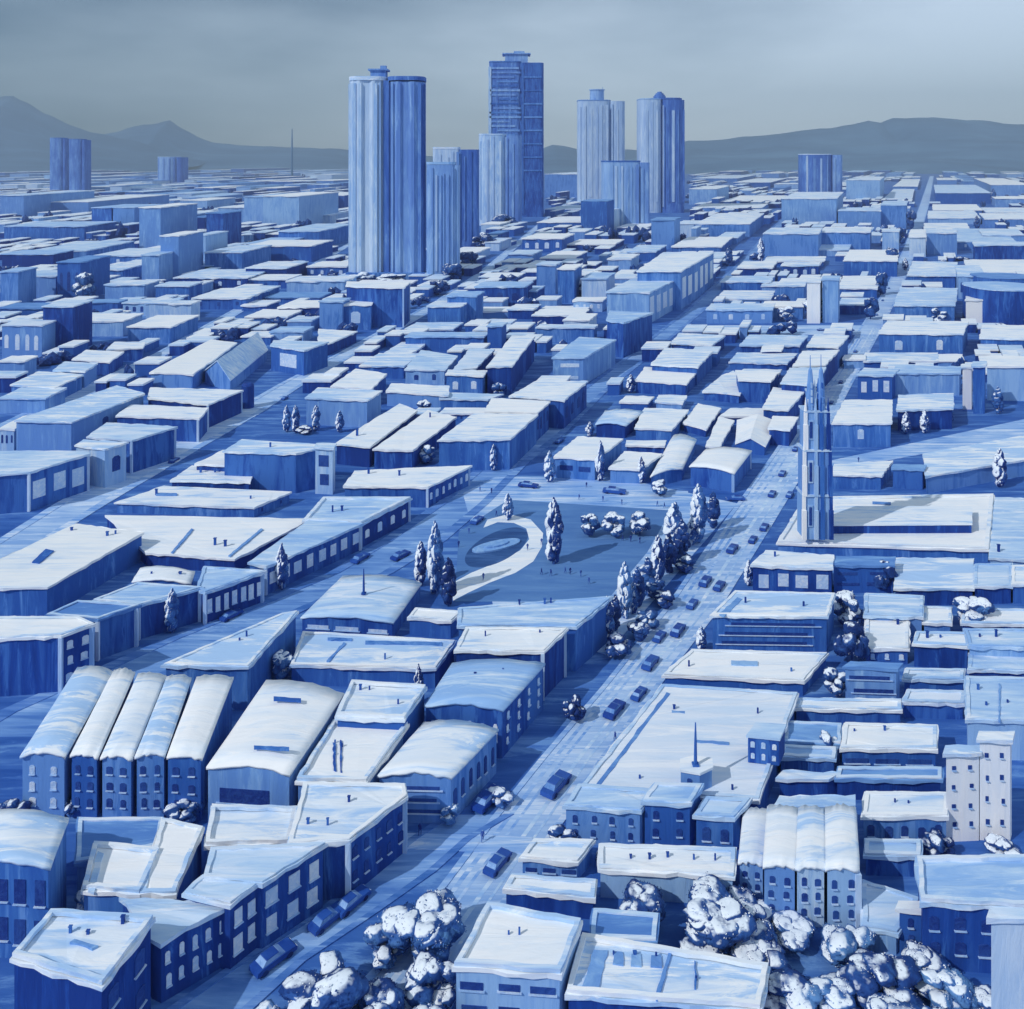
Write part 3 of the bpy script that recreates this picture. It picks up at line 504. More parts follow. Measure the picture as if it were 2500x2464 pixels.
# ================================================================ buildings (roof corners read off the photo, put at their real distance and height)
NEAR = r'''
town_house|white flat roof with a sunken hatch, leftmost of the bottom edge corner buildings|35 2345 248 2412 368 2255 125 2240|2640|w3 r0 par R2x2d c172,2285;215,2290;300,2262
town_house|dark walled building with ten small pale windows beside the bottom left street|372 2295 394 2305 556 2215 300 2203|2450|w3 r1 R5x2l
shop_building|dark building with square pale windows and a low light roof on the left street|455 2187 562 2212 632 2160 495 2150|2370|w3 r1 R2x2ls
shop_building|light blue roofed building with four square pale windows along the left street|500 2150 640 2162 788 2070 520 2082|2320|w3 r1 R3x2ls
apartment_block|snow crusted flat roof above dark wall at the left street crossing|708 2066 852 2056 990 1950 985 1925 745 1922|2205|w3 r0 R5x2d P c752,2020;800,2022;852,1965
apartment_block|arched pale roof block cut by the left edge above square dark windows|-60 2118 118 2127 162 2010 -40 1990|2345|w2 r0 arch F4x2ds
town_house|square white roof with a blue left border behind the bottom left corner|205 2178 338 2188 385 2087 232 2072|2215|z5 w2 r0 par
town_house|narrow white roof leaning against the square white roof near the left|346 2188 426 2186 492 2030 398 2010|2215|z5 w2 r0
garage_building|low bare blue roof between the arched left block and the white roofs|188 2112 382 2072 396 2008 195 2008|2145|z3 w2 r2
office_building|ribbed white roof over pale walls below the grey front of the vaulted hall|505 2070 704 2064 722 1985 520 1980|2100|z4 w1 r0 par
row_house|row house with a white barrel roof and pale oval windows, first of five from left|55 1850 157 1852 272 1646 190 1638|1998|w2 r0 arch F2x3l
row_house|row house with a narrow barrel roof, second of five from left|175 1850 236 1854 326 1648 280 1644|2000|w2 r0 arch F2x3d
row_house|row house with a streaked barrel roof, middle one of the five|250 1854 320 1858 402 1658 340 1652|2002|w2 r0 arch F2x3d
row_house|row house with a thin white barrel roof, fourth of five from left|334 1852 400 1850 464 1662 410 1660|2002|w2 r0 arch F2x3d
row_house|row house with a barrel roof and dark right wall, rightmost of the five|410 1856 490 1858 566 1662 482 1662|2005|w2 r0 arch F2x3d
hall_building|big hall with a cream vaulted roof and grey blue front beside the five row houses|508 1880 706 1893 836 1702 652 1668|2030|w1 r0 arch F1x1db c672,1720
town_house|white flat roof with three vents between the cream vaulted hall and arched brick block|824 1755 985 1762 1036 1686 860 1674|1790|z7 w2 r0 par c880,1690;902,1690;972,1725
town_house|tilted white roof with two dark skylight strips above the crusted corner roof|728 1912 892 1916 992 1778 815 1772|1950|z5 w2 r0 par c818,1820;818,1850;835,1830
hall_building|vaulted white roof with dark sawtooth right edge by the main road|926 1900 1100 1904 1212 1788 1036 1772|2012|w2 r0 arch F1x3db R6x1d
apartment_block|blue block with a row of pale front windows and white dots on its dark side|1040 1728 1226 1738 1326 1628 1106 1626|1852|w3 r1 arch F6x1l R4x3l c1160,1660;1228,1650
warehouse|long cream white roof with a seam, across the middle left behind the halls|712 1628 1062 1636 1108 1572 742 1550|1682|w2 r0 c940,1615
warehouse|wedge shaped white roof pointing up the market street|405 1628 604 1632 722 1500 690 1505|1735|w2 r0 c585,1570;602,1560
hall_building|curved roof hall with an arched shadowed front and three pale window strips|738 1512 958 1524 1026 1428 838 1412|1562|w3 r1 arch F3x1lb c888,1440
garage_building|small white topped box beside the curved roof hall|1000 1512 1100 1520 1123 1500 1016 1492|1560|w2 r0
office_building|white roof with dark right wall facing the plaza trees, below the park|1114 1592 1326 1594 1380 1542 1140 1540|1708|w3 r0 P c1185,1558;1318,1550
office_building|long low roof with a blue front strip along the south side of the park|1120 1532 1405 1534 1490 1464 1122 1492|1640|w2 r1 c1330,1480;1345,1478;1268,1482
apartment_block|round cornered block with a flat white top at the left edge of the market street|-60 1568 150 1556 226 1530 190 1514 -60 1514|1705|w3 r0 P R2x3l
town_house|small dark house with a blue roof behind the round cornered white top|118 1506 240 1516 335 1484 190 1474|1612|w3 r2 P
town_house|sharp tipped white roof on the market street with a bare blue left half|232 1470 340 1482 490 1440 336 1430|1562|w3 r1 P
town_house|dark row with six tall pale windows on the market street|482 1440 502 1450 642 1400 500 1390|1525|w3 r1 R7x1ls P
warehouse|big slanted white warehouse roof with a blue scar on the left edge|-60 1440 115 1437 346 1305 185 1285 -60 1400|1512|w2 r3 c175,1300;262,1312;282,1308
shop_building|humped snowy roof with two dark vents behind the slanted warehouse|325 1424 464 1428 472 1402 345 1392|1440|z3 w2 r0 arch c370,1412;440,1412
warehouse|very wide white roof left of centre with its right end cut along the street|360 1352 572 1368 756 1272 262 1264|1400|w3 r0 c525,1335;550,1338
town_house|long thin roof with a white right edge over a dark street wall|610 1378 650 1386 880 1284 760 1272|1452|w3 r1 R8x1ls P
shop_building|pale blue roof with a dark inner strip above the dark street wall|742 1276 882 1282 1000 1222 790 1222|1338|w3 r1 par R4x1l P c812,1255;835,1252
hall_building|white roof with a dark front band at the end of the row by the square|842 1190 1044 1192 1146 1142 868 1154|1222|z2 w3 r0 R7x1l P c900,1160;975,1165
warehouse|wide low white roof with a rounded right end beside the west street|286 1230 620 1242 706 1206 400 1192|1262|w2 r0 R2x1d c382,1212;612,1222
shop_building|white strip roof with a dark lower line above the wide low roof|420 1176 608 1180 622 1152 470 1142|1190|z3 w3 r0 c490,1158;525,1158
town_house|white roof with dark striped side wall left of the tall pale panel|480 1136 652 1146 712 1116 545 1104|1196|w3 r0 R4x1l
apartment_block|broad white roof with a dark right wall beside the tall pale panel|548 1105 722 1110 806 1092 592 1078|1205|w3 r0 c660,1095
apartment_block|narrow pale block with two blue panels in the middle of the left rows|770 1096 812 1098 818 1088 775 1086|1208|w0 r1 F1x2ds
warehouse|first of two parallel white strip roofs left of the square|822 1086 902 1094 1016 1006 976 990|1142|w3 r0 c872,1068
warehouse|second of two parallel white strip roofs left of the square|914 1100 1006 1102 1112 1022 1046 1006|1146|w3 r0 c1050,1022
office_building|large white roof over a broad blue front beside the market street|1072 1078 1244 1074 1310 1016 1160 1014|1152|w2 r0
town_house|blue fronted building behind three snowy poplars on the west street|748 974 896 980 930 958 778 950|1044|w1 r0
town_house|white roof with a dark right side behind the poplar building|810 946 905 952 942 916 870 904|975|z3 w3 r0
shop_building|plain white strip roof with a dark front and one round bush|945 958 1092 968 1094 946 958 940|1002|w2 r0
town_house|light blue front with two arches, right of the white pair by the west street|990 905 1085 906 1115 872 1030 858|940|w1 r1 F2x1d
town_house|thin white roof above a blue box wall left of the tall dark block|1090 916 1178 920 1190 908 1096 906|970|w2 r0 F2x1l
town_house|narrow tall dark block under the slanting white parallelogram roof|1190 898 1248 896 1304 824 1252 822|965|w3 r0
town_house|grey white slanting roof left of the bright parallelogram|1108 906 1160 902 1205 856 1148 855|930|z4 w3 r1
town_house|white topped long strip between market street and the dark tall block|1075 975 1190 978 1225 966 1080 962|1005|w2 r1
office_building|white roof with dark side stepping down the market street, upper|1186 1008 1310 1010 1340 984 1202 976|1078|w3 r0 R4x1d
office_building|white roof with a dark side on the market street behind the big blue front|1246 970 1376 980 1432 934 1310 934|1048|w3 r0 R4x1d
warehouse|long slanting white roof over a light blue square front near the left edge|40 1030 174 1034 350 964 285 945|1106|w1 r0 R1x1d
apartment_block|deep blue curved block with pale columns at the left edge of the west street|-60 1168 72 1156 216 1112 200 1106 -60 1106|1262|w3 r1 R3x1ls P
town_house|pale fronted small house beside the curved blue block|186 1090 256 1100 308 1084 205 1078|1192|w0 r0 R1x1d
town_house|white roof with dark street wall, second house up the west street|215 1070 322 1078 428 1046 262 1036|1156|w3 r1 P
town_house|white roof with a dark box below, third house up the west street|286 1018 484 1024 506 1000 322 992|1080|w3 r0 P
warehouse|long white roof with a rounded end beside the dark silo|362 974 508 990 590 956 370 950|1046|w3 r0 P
warehouse|slanting white roof on the left of the two big sheds by the far left street|368 912 470 916 576 840 516 832|952|w2 r3
warehouse|gabled shed with a pale ribbed roof, right of the two big sheds|500 908 562 930 652 856 606 834|958|w2 r1 gable
town_house|ragged white roof at the left edge above the dark diagonal wall|28 942 132 950 200 918 96 910|985|w2 r0
town_house|light fronted house with a white roof in the far left diagonal row|132 906 206 910 236 890 160 886|948|w1 r0
town_house|dark sided house with white roof higher up the far left diagonal row|178 880 266 886 300 862 212 858|918|w3 r0
town_house|white tipped roof at the top of the far left diagonal row|262 856 346 852 352 838 282 838|885|w3 r0
office_building|cream roofed house behind the tall cypress on the block above the square|1356 1118 1452 1124 1517 1076 1412 1070|1174|w2 r0 F2x1db
town_house|small white roof behind a pointed fir, second house above the square|1490 1146 1562 1148 1612 1112 1526 1107|1182|w2 r0
hall_building|tilted vaulted roof with an arched front above the square|1590 1166 1664 1148 1698 1076 1646 1066|1192|w2 r0 arch
shop_building|thin white strip roof between the cream house and the tilted vault|1530 1090 1620 1092 1624 1080 1532 1080|1110|w3 r0
hall_building|wide vaulted roof with a pale pilaster nearest the avenue above the square|1686 1142 1790 1158 1832 1104 1726 1100|1202|w3 r0 arch P
town_house|curved front white roof, left house of the middle row above the square|1456 1038 1526 1042 1568 1008 1480 1006|1070|w3 r0 arch
town_house|bright white roof, centre house of the middle row above the square|1552 1048 1638 1052 1678 1004 1576 1000|1078|w2 r0
town_house|narrow cream roof leaning right in the middle row above the square|1670 1036 1722 1050 1758 1000 1706 990|1064|w3 r0
town_house|long narrow roof standing on end beside the white heaped roof|1726 1092 1754 1094 1790 1030 1758 1022|1106|w2 r0
town_house|heaped bright white roof with a snow ridge near the avenue|1798 1086 1866 1092 1898 1034 1802 1030|1112|w2 r0 gable
town_house|flat white strip roof behind the heaped roof|1762 1018 1882 1020 1900 1002 1786 1000|1032|w3 r0
town_house|tiny white roof at the corner of the market street above the square|1515 984 1580 986 1594 972 1530 970|1000|w2 r0
town_house|tiny white roof second from the market street corner above the square|1602 984 1664 988 1674 970 1610 968|1000|w1 r0
office_building|white roof with ragged right end beside the market street poplar|1552 932 1674 940 1704 906 1576 900|968|w3 r0
office_building|white roof second up on the right side of the market street|1592 892 1702 898 1738 860 1626 852|925|z3 w3 r0
office_building|white roof third up on the right side of the market street|1640 840 1736 846 1768 822 1660 816|862|z3 w3 r0
office_building|corner shaped white roof with a deep dark recess near the alley|1718 958 1804 966 1822 930 1790 910 1768 918|985|w3 r0
office_building|white strip roof over the deep dark recess near the alley|1804 930 1880 934 1900 912 1798 908|985|w3 r0
office_building|white roof with right side dark facing the avenue, top of the block by cross street|1972 848 2044 850 2070 822 1990 820|905|w3 r0
office_building|white roof at the top left of the block below the cross street|1808 846 1950 846 1970 822 1830 820|862|w3 r0
office_building|thin white roof second row of the block below the cross street|1782 886 1920 890 1945 866 1802 864|905|w3 r0
office_building|white roof beside the avenue, second row below the cross street|1938 896 2012 894 2046 858 1962 860|950|w3 r0
office_building|white strip roof third row of the block below the cross street|1790 926 1888 934 1906 906 1818 904|945|w3 r0
office_building|pale roof beside the avenue, third row below the cross street|1908 938 1990 944 2014 900 1930 902|1000|w3 r1
town_house|cream white bent roof left of the church spires|1864 1000 1922 1004 1962 958 1890 950|1045|w3 r0
town_house|pale low roof just under the bent cream roof left of the church|1878 1048 1926 1052 1946 1022 1890 1020|1090|w3 r0
warehouse|huge white flat roof of the long hall behind the church, near the right|1900 1330 2412 1346 2424 1214 1965 1222|1372|w2 r0 par
apartment_block|tall pale plain wall beside the long hall at the right edge|2418 1366 2540 1372 2540 1222 2430 1220|1392|w1 r1 c2438,1352
warehouse|brilliant white plain roof below the long hall on the right|2186 1440 2374 1440 2374 1370 2192 1368|1478|w3 r0
garage_building|grey blue plain roof beside the brilliant white one|2380 1436 2468 1434 2468 1382 2382 1384|1476|w3 r1
garage_building|white roof cut by the right edge beside the grey blue one|2473 1430 2540 1430 2540 1385 2473 1388|1474|w3 r0
shop_building|white roofed shop with four pale windows right of the avenue|1838 1384 2030 1391 2032 1362 1872 1350|1460|w3 r0 F4x1ls c1892,1364
garage_building|bare blue block with dark patches left of the brilliant white roof|2036 1384 2180 1384 2182 1366 2036 1364|1448|w2 r2 F2x2db
office_building|white roof above a blue front with long dark louvres right of the avenue|1740 1506 2018 1510 2036 1456 1796 1450|1596|w2 r0 F1x3db c1820,1478;1962,1486
warehouse|white roof with two round dark vents right of the avenue|1624 1652 1960 1666 2016 1602 1690 1594|1690|w2 r0 c1682,1632;1932,1645
garage_building|hut with cream roof in the crowded yard at the right, windows below|2115 1586 2216 1588 2216 1520 2116 1514|1622|w3 r0 F3x1l c2192,1530
garage_building|pale blurred roof over the cream roofed hut at the right|2112 1506 2250 1510 2252 1462 2116 1456|1520|z3 w1 r1
garage_building|white small roof right of the cream hut's neighbour|2256 1524 2320 1526 2320 1490 2258 1488|1548|w2 r0
garage_building|white roof under the bent snowy tree at the right edge|2350 1526 2540 1530 2540 1496 2352 1492|1546|w3 r0
garage_building|pointed white roof with a black opening in the right yard|2232 1576 2362 1582 2368 1552 2240 1550|1634|w3 r0 c2264,1562;2296,1562
garage_building|pale double roof with small marks at the right edge|2368 1582 2540 1586 2540 1544 2356 1543|1606|z3 w1 r1 c2392,1560;2432,1560
garage_building|pale blank roof under the double roof at the right edge|2366 1640 2540 1642 2540 1592 2370 1590|1662|w3 r1
office_building|blue wall with two dark dashes in the right yard|2064 1632 2188 1636 2196 1628 2080 1624|1716|w1 r2 F1x2db
garage_building|pale strip roof, upper of two slim roofs in the right yard|2208 1662 2350 1664 2352 1642 2214 1640|1688|w2 r1
garage_building|pointed strip roof, lower of two slim roofs in the right yard|2206 1718 2350 1722 2352 1696 2218 1692|1744|w3 r1
apartment_block|big pale block with three dark windows at the right edge|2362 1762 2540 1766 2540 1664 2360 1660|1858|w1 r1 c2388,1690;2408,1728;2460,1722
garage_building|long thin white roof over a dark strip in the right yard|1944 1734 2198 1738 2198 1716 1950 1714|1770|w3 r0
garage_building|blank light blue block behind the small arbour on the right|1916 1818 2050 1822 2052 1776 1920 1770|1850|w1 r2
office_building|white roof over a blue front with three dark dashes, right of the notched roof|2056 1832 2284 1834 2284 1780 2066 1774|1888|w2 r0 F3x1db c2086,1792;2160,1790
garage_building|small pale roof next to the arbour on the right|1906 1852 2036 1858 2038 1834 1912 1828|1874|w3 r1
garage_building|thin white bar roof above the deep blue yard wall|1904 1904 2020 1906 2046 1894 1916 1890|1956|w3 r0
garage_building|deep blue blank wall block behind the tower houses|2044 1906 2296 1908 2296 1884 2050 1882|1955|w3 r2
office_building|front left wing of the great flat roof by the avenue, four windows wide|1382 1972 1562 1984 1596 1940 1414 1926|2072|w2 r1 F4x2d
office_building|dark middle wing of the great flat roof with three windows|1574 1962 1684 1966 1710 1925 1602 1922|2072|w2 r1 F2x2d
office_building|right wing of the great flat roof with two windows|1700 1996 1790 2002 1826 1960 1726 1956|2084|w2 r1 F2x1d
hall_building|great flat pale roof with a low parapet beside the avenue, largest roof of all|1422 1928 1850 1958 1944 1700 1618 1680|2022|z0 w2 r4 c1646,1738;1850,1748;1562,1908;1788,1935
town_house|tower house with a streaked barrel roof, leftmost of four at lower right|1806 2112 1862 2118 1876 1988 1818 1986|2192|w1 r0 arch F2x2d
town_house|tower house with a white barrel roof, second of four from left at lower right|1866 2120 1940 2126 1948 1986 1876 1978|2258|w1 r0 arch F2x3d
town_house|tower house with a narrow barrel roof, third of four from left at lower right|1946 2126 2012 2126 2010 1984 1952 1982|2264|w0 r0 arch F2x3d
town_house|tower house with a dark right side, last of four at lower right|2020 2130 2096 2130 2086 1982 2018 1980|2272|w1 r0 arch F2x3d P
garage_building|pale slab roof behind the four tower houses|1892 1976 2082 1970 2082 1952 1908 1955|1992|z5 w2 r1
shop_building|white roof over a blue front with five slim dark windows, beside the white tower block|2108 1998 2310 1998 2310 1946 2116 1944|2068|w2 r0 F5x1d c2185,1966;2218,1968
garage_building|low pale ledge roof below the five slim windows|2114 2092 2244 2096 2244 2062 2116 2060|2128|w3 r1
apartment_block|left half of the brilliant white walled block at the right|2310 1845 2390 1842 2392 1830 2314 1832|2056|w4 r0 F2x4dt
apartment_block|taller right half of the brilliant white walled block at the right|2392 1808 2466 1812 2470 1796 2396 1794|2056|w4 r0 F2x4dt
warehouse|pale roof with a blue edge over a dark wall with oval windows, lower right|2252 2208 2560 2226 2560 2104 2242 2108|2386|w3 r1 par F5x2d
apartment_block|pale blank tower wall in the bottom right corner|2420 2246 2560 2248 2560 2236 2424 2234|2640|w0 r1
hall_building|pale round shouldered roof beside the last tower house|2108 2268 2188 2282 2240 2204 2110 2162|2312|w1 r1
shop_building|narrow dark blue box with a pale rim beside the round shouldered roof|2196 2222 2254 2226 2256 2214 2200 2212|2330|w2 r0 F1x2d
warehouse|long pale roof with four blue patches along the bottom edge|1388 2432 1852 2470 1872 2372 1424 2298|2570|w3 r0 par c1498,2340;1550,2342;1602,2346;1700,2400
office_building|white roof with two vents over a slotted blue front, bottom centre|1114 2366 1366 2384 1414 2262 1192 2222|2530|w1 r0 par F3x2db c1242,2290;1268,2290
garage_building|bright cream roof with arched dark openings below, right of the avenue|1276 2100 1408 2108 1444 2062 1306 2060|2150|w2 r0 F3x1db
garage_building|white roof with a dark band below, between the cream roof and the slotted front|1236 2176 1448 2198 1452 2160 1252 2146|2228|w3 r0
shop_building|white roof with five dark vents below the wings of the great flat roof|1466 2126 1788 2146 1792 2082 1468 2072|2212|w1 r0 c1540,2102;1586,2104;1630,2100;1694,2106;1746,2108
garage_building|bare blue shed roof beside the round bush at lower right|1446 2298 1598 2304 1604 2244 1452 2232|2330|z3 w2 r2
office_building|wedge of white roof under a poplar above the long hall at the right edge|2262 1166 2540 1118 2540 1060 2256 1112|1206|w2 r0
garage_building|white bank of roof behind the church, left of the dark gate|2032 1162 2150 1164 2176 1130 2040 1138|1196|w2 r0
garage_building|dark blank gatehouse between the white bank and the wedge roof|2180 1146 2252 1150 2258 1140 2184 1138|1196|w3 r2
apartment_block|mid blue wall with pale strips right of the avenue|2094 918 2178 920 2192 905 2112 902|975|w2 r1 F3x1ls
apartment_block|plain light blue wall under a white edge right of the avenue|2182 914 2342 914 2346 898 2190 896|966|w1 r1
shop_building|bright white roof with three small poplars in front, right of the avenue|2192 1004 2324 1000 2326 964 2196 968|1052|w3 r0
shop_building|white roof with a round tree before its blue front right of the avenue|2034 1036 2174 1036 2176 980 2064 980|1092|w2 r0 F1x1l
apartment_block|thin pale tower beside the plain light blue wall|2350 900 2372 900 2374 892 2352 892|1000|w4 r0
apartment_block|thin blue tower between two pale edges at the far right|2376 896 2404 896 2406 886 2378 886|1010|w2 r1
apartment_block|light blue square wall at the right edge above the diagonal street|2410 896 2540 898 2540 874 2414 872|980|w1 r0
office_building|dark round building with a white rim at the far right|2406 712 2486 712 2486 690 2406 690|798|w3 r1 round
office_building|dark blue round top behind the white rimmed round building|2408 682 2482 682 2482 668 2408 668|740|w3 r2 round
apartment_block|white blank wall block left of the dark round building|2358 734 2410 734 2412 726 2360 726|792|w4 r0
hall_building|white roof with a blue front and bushes, right of the cross street corner|2146 816 2350 818 2362 788 2168 786|872|w2 r0 F2x1l
hall_building|wide white roof over a blue front between avenue and dark round building|2184 748 2330 748 2336 706 2200 704|786|w2 r0
hall_building|white roof up the avenue on the right above another wide one|2216 674 2332 676 2336 642 2230 640|704|w2 r0
shop_building|white roof over a blue wall at the right edge beside the crossing|2394 828 2540 832 2540 798 2400 796|868|w2 r0
office_building|long row building with a dark ribbed street wall up the market street|1556 664 1662 664 1742 618 1622 618|758|w2 r0 R6x1ls
office_building|light grey front with a ribbed corner on the market street|1482 714 1584 716 1660 680 1560 676|792|w1 r1 R5x1ls
office_building|dark sided block with a pale roof beside the market street|1482 784 1522 790 1592 766 1490 762|874|w3 r1
office_building|blue shiny front with a dark right wall on the market street|1350 876 1424 876 1502 832 1416 826|942|w1 r1 F1x2lb
apartment_block|dark tall block with pale corner strips at the foot of the widest tower|920 704 985 704 1000 692 850 690 846 700|800|w3 r0 P
apartment_block|blue house with a pale round window left of the dark tall block|838 746 905 746 912 736 846 734|806|w2 r0 F1x1l
office_building|white roof along the west street with a dark street wall|778 836 800 842 870 812 780 806|868|w3 r0
office_building|white roof with a dark boxed front below it on the west street|662 846 742 858 800 838 670 834|918|w2 r1 F1x1ls
'''
EXTRA = []
for ln in NEAR.strip().split('\n'):
    n, lab, pts, base, op = ln.split('|')
    if n == 'row_house': CATS['row_house'] = 'house'
    r, h = building(n, lab, [float(q) for q in pts.split()], float(base), op)
    if n == 'row_house': r['group'] = 'row of five barrel roofed houses'
    if 'tower house' in lab: r['group'] = 'four barrel roofed tower houses'
    EXTRA.append((lab, r, h))
def find(s): return [e for e in EXTRA if s in e[0]][0]

# raised light box on the long hall, hut and annex on the great flat roof (things that stand on a roof)
def on_roof(name, label, pts, zt, parent_s, wall, roof, wins=None):
    lab, r, h = find(parent_s); zb = h + .5
    poly = [up(pts[i], pts[i + 1], zt) for i in range(0, len(pts), 2)]
    c = sum((Vector((p.x, p.y, 0)) for p in poly), Vector()) / len(poly); root = empty(name, (c.x, c.y, zb)); tag(root, label, 'rooftop room')
    L2 = [(p.x - c.x, p.y - c.y) for p in poly]; b = MB(); b.prism(L2, 0, zt - zb); b.build('wall', M[wall], root)
    b = MB(); b.prism(wobble(grow(L2, .2), 2, .1, random), zt - zb + .02, zt - zb + .4); b.build('roof', M[roof], root)
    if wins: add_windows(root, L2[0], L2[1], .2, zt - zb - .2, wins[0], wins[1], wins[2], False)
    return root
hh = find('great flat pale roof')[2]
on_roof('roof_lantern', 'long raised lantern with a dark front on the long hall roof behind the church', [2034, 1284, 2372, 1282, 2372, 1240, 2040, 1240], find('huge white flat')[2] + 2.6, 'huge white flat', 'w3', 'r0')
on_roof('rooftop_hut', 'six sided hut with a mast on the great flat pale roof', [1662, 1884, 1708, 1892, 1738, 1878, 1736, 1858, 1696, 1852, 1664, 1860], hh + 3.2, 'great flat pale roof', 'w1', 'r0', (1, 1, 'd'))
on_roof('rooftop_annex', 'dark annex with two pale windows at the right edge of the great flat roof', [1826, 1800, 1902, 1808, 1916, 1776, 1846, 1772], hh + 4.5, 'great flat pale roof', 'w3', 'r1', (3, 2, 'l'))
def mast(label, px, py, z, height, name='roof_mast'):
    p = up(px, py, z); b = MB(); b.tube([(0, 0, 0), (0, 0, height * .5), (0, 0, height)], [.28, .22, .1], 6); b.box((0, 0, .12), (1, 1, .24)); o = b.build(name, M['w3']); o.location = p
    tag(o, label, 'mast')
mast('dark mast rising from the six sided rooftop hut', 1698, 1868, hh + 3.6, 6.5)
mast('thin dark mast on the curved roof hall below the park', 888, 1450, find('curved roof hall with an arched')[2] + 1.5, 5.5)
b = MB(); p = up(605, 995, 0); b.tube([(0, 0, 0), (0, 0, 9), (0, 0, 10)], [2.5, 2.5, 1.6], 20); o = b.build('silo', M['w3']); o.location = p; tag(o, 'small dark cylindrical silo beside the far west street sheds', 'silo')

def roofmark(psub, quads, mat, dz=.62, name='roof_patch'):
    lab, r, h = find(psub); rf = [c for c in r.children if c.name.startswith('roof')][0]
    for q in quads:
        P = [up(q[i], q[i + 1], h + dz) - Vector((r.location.x, r.location.y, 0)) for i in range(0, 8, 2)]
        b = MB(); w_ = wobble([(p.x, p.y) for p in P], .8, .12, random); b.prism(w_, h + dz - .3, h + dz); b.build(name, M[mat], rf)
def line(x0, y0, x1, y1, t): return (x0 - t / 2, y0, x0 + t / 2, y0 + t * .4, x1 + t / 2, y1 + t * .4, x1 - t / 2, y1)
roofmark('two dark skylight strips', [line(818, 1880, 816, 1812, 7), line(833, 1884, 832, 1806, 4)], 'w3', name='skylight')
roofmark('vaulted roof and grey blue front', [(668, 1708, 735, 1712, 735, 1705, 668, 1700), (620, 1826, 706, 1830, 706, 1824, 620, 1820)], 'w2', 1.95, 'ridge_bar')
roofmark('long pale roof with four blue patches', [(1496, 2352, 1522, 2356, 1520, 2324, 1498, 2322), (1540, 2356, 1566, 2358, 1564, 2328, 1542, 2328), (1588, 2358, 1616, 2360, 1614, 2332, 1590, 2332), (1420, 2412, 1460, 2420, 1484, 2320, 1450, 2318)], 'w1')
roofmark('long pale roof with four blue patches', [line(1602, 2440, 1636, 2322, 7), line(1697, 2410, 1697, 2345, 4)], 'w2', name='roof_seam')
roofmark('long cream white roof with a seam', [line(800, 1614, 842, 1568, 6), (800, 1562, 860, 1564, 860, 1558, 800, 1556), (892, 1572, 1080, 1576, 1080, 1568, 892, 1564)], 'w2', name='roof_seam')
roofmark('great flat pale roof', [line(1452, 1925, 1632, 1690, 9)], 'r2', .55, 'roof_shade_line')  # blue strip paints the shade line inside the left parapet
roofmark('great flat pale roof', [(1700, 1812, 1780, 1818, 1780, 1812, 1700, 1806), (1640, 1740, 1672, 1742, 1672, 1736, 1640, 1734)], 'w1', .55)
roofmark('white roof above a blue front with long dark louvres', [line(1762, 1500, 1806, 1458, 12)], 'r2', .7, 'roof_shade_line')  # painted shade along the left rim, laid on as a blue strip
roofmark('slanted white warehouse roof with a blue scar', [(78, 1372, 96, 1374, 132, 1344, 112, 1340)], 'w2', .8)
roofmark('sunken hatch, leftmost', [(170, 2300, 225, 2316, 240, 2308, 182, 2292)], 'w1', .65, 'hatch')
roofmark('white roof with two round dark vents', [(1785, 1622, 1850, 1624, 1850, 1614, 1785, 1612)], 'w1', .7)
roofmark('very wide white roof left of centre', [line(420, 1348, 470, 1290, 5), line(560, 1356, 640, 1290, 5)], 'r2', .8, 'roof_seam')
roofmark('wide low white roof with a rounded right end', [(380, 1208, 432, 1209, 432, 1204, 380, 1203)], 'w2', .85)
roofmark('huge white flat roof of the long hall', [(2130, 1228, 2175, 1230, 2175, 1226, 2130, 1224)], 'w2', 1.0)
roofmark('square white roof with a blue left border', [line(222, 2174, 246, 2078, 14)], 'r1', .65)  # blue border is rim shade painted as a strip
roofmark('big pale block with three dark windows', [line(2440, 1760, 2440, 1668, 4)], 'w1', .7, 'roof_seam')

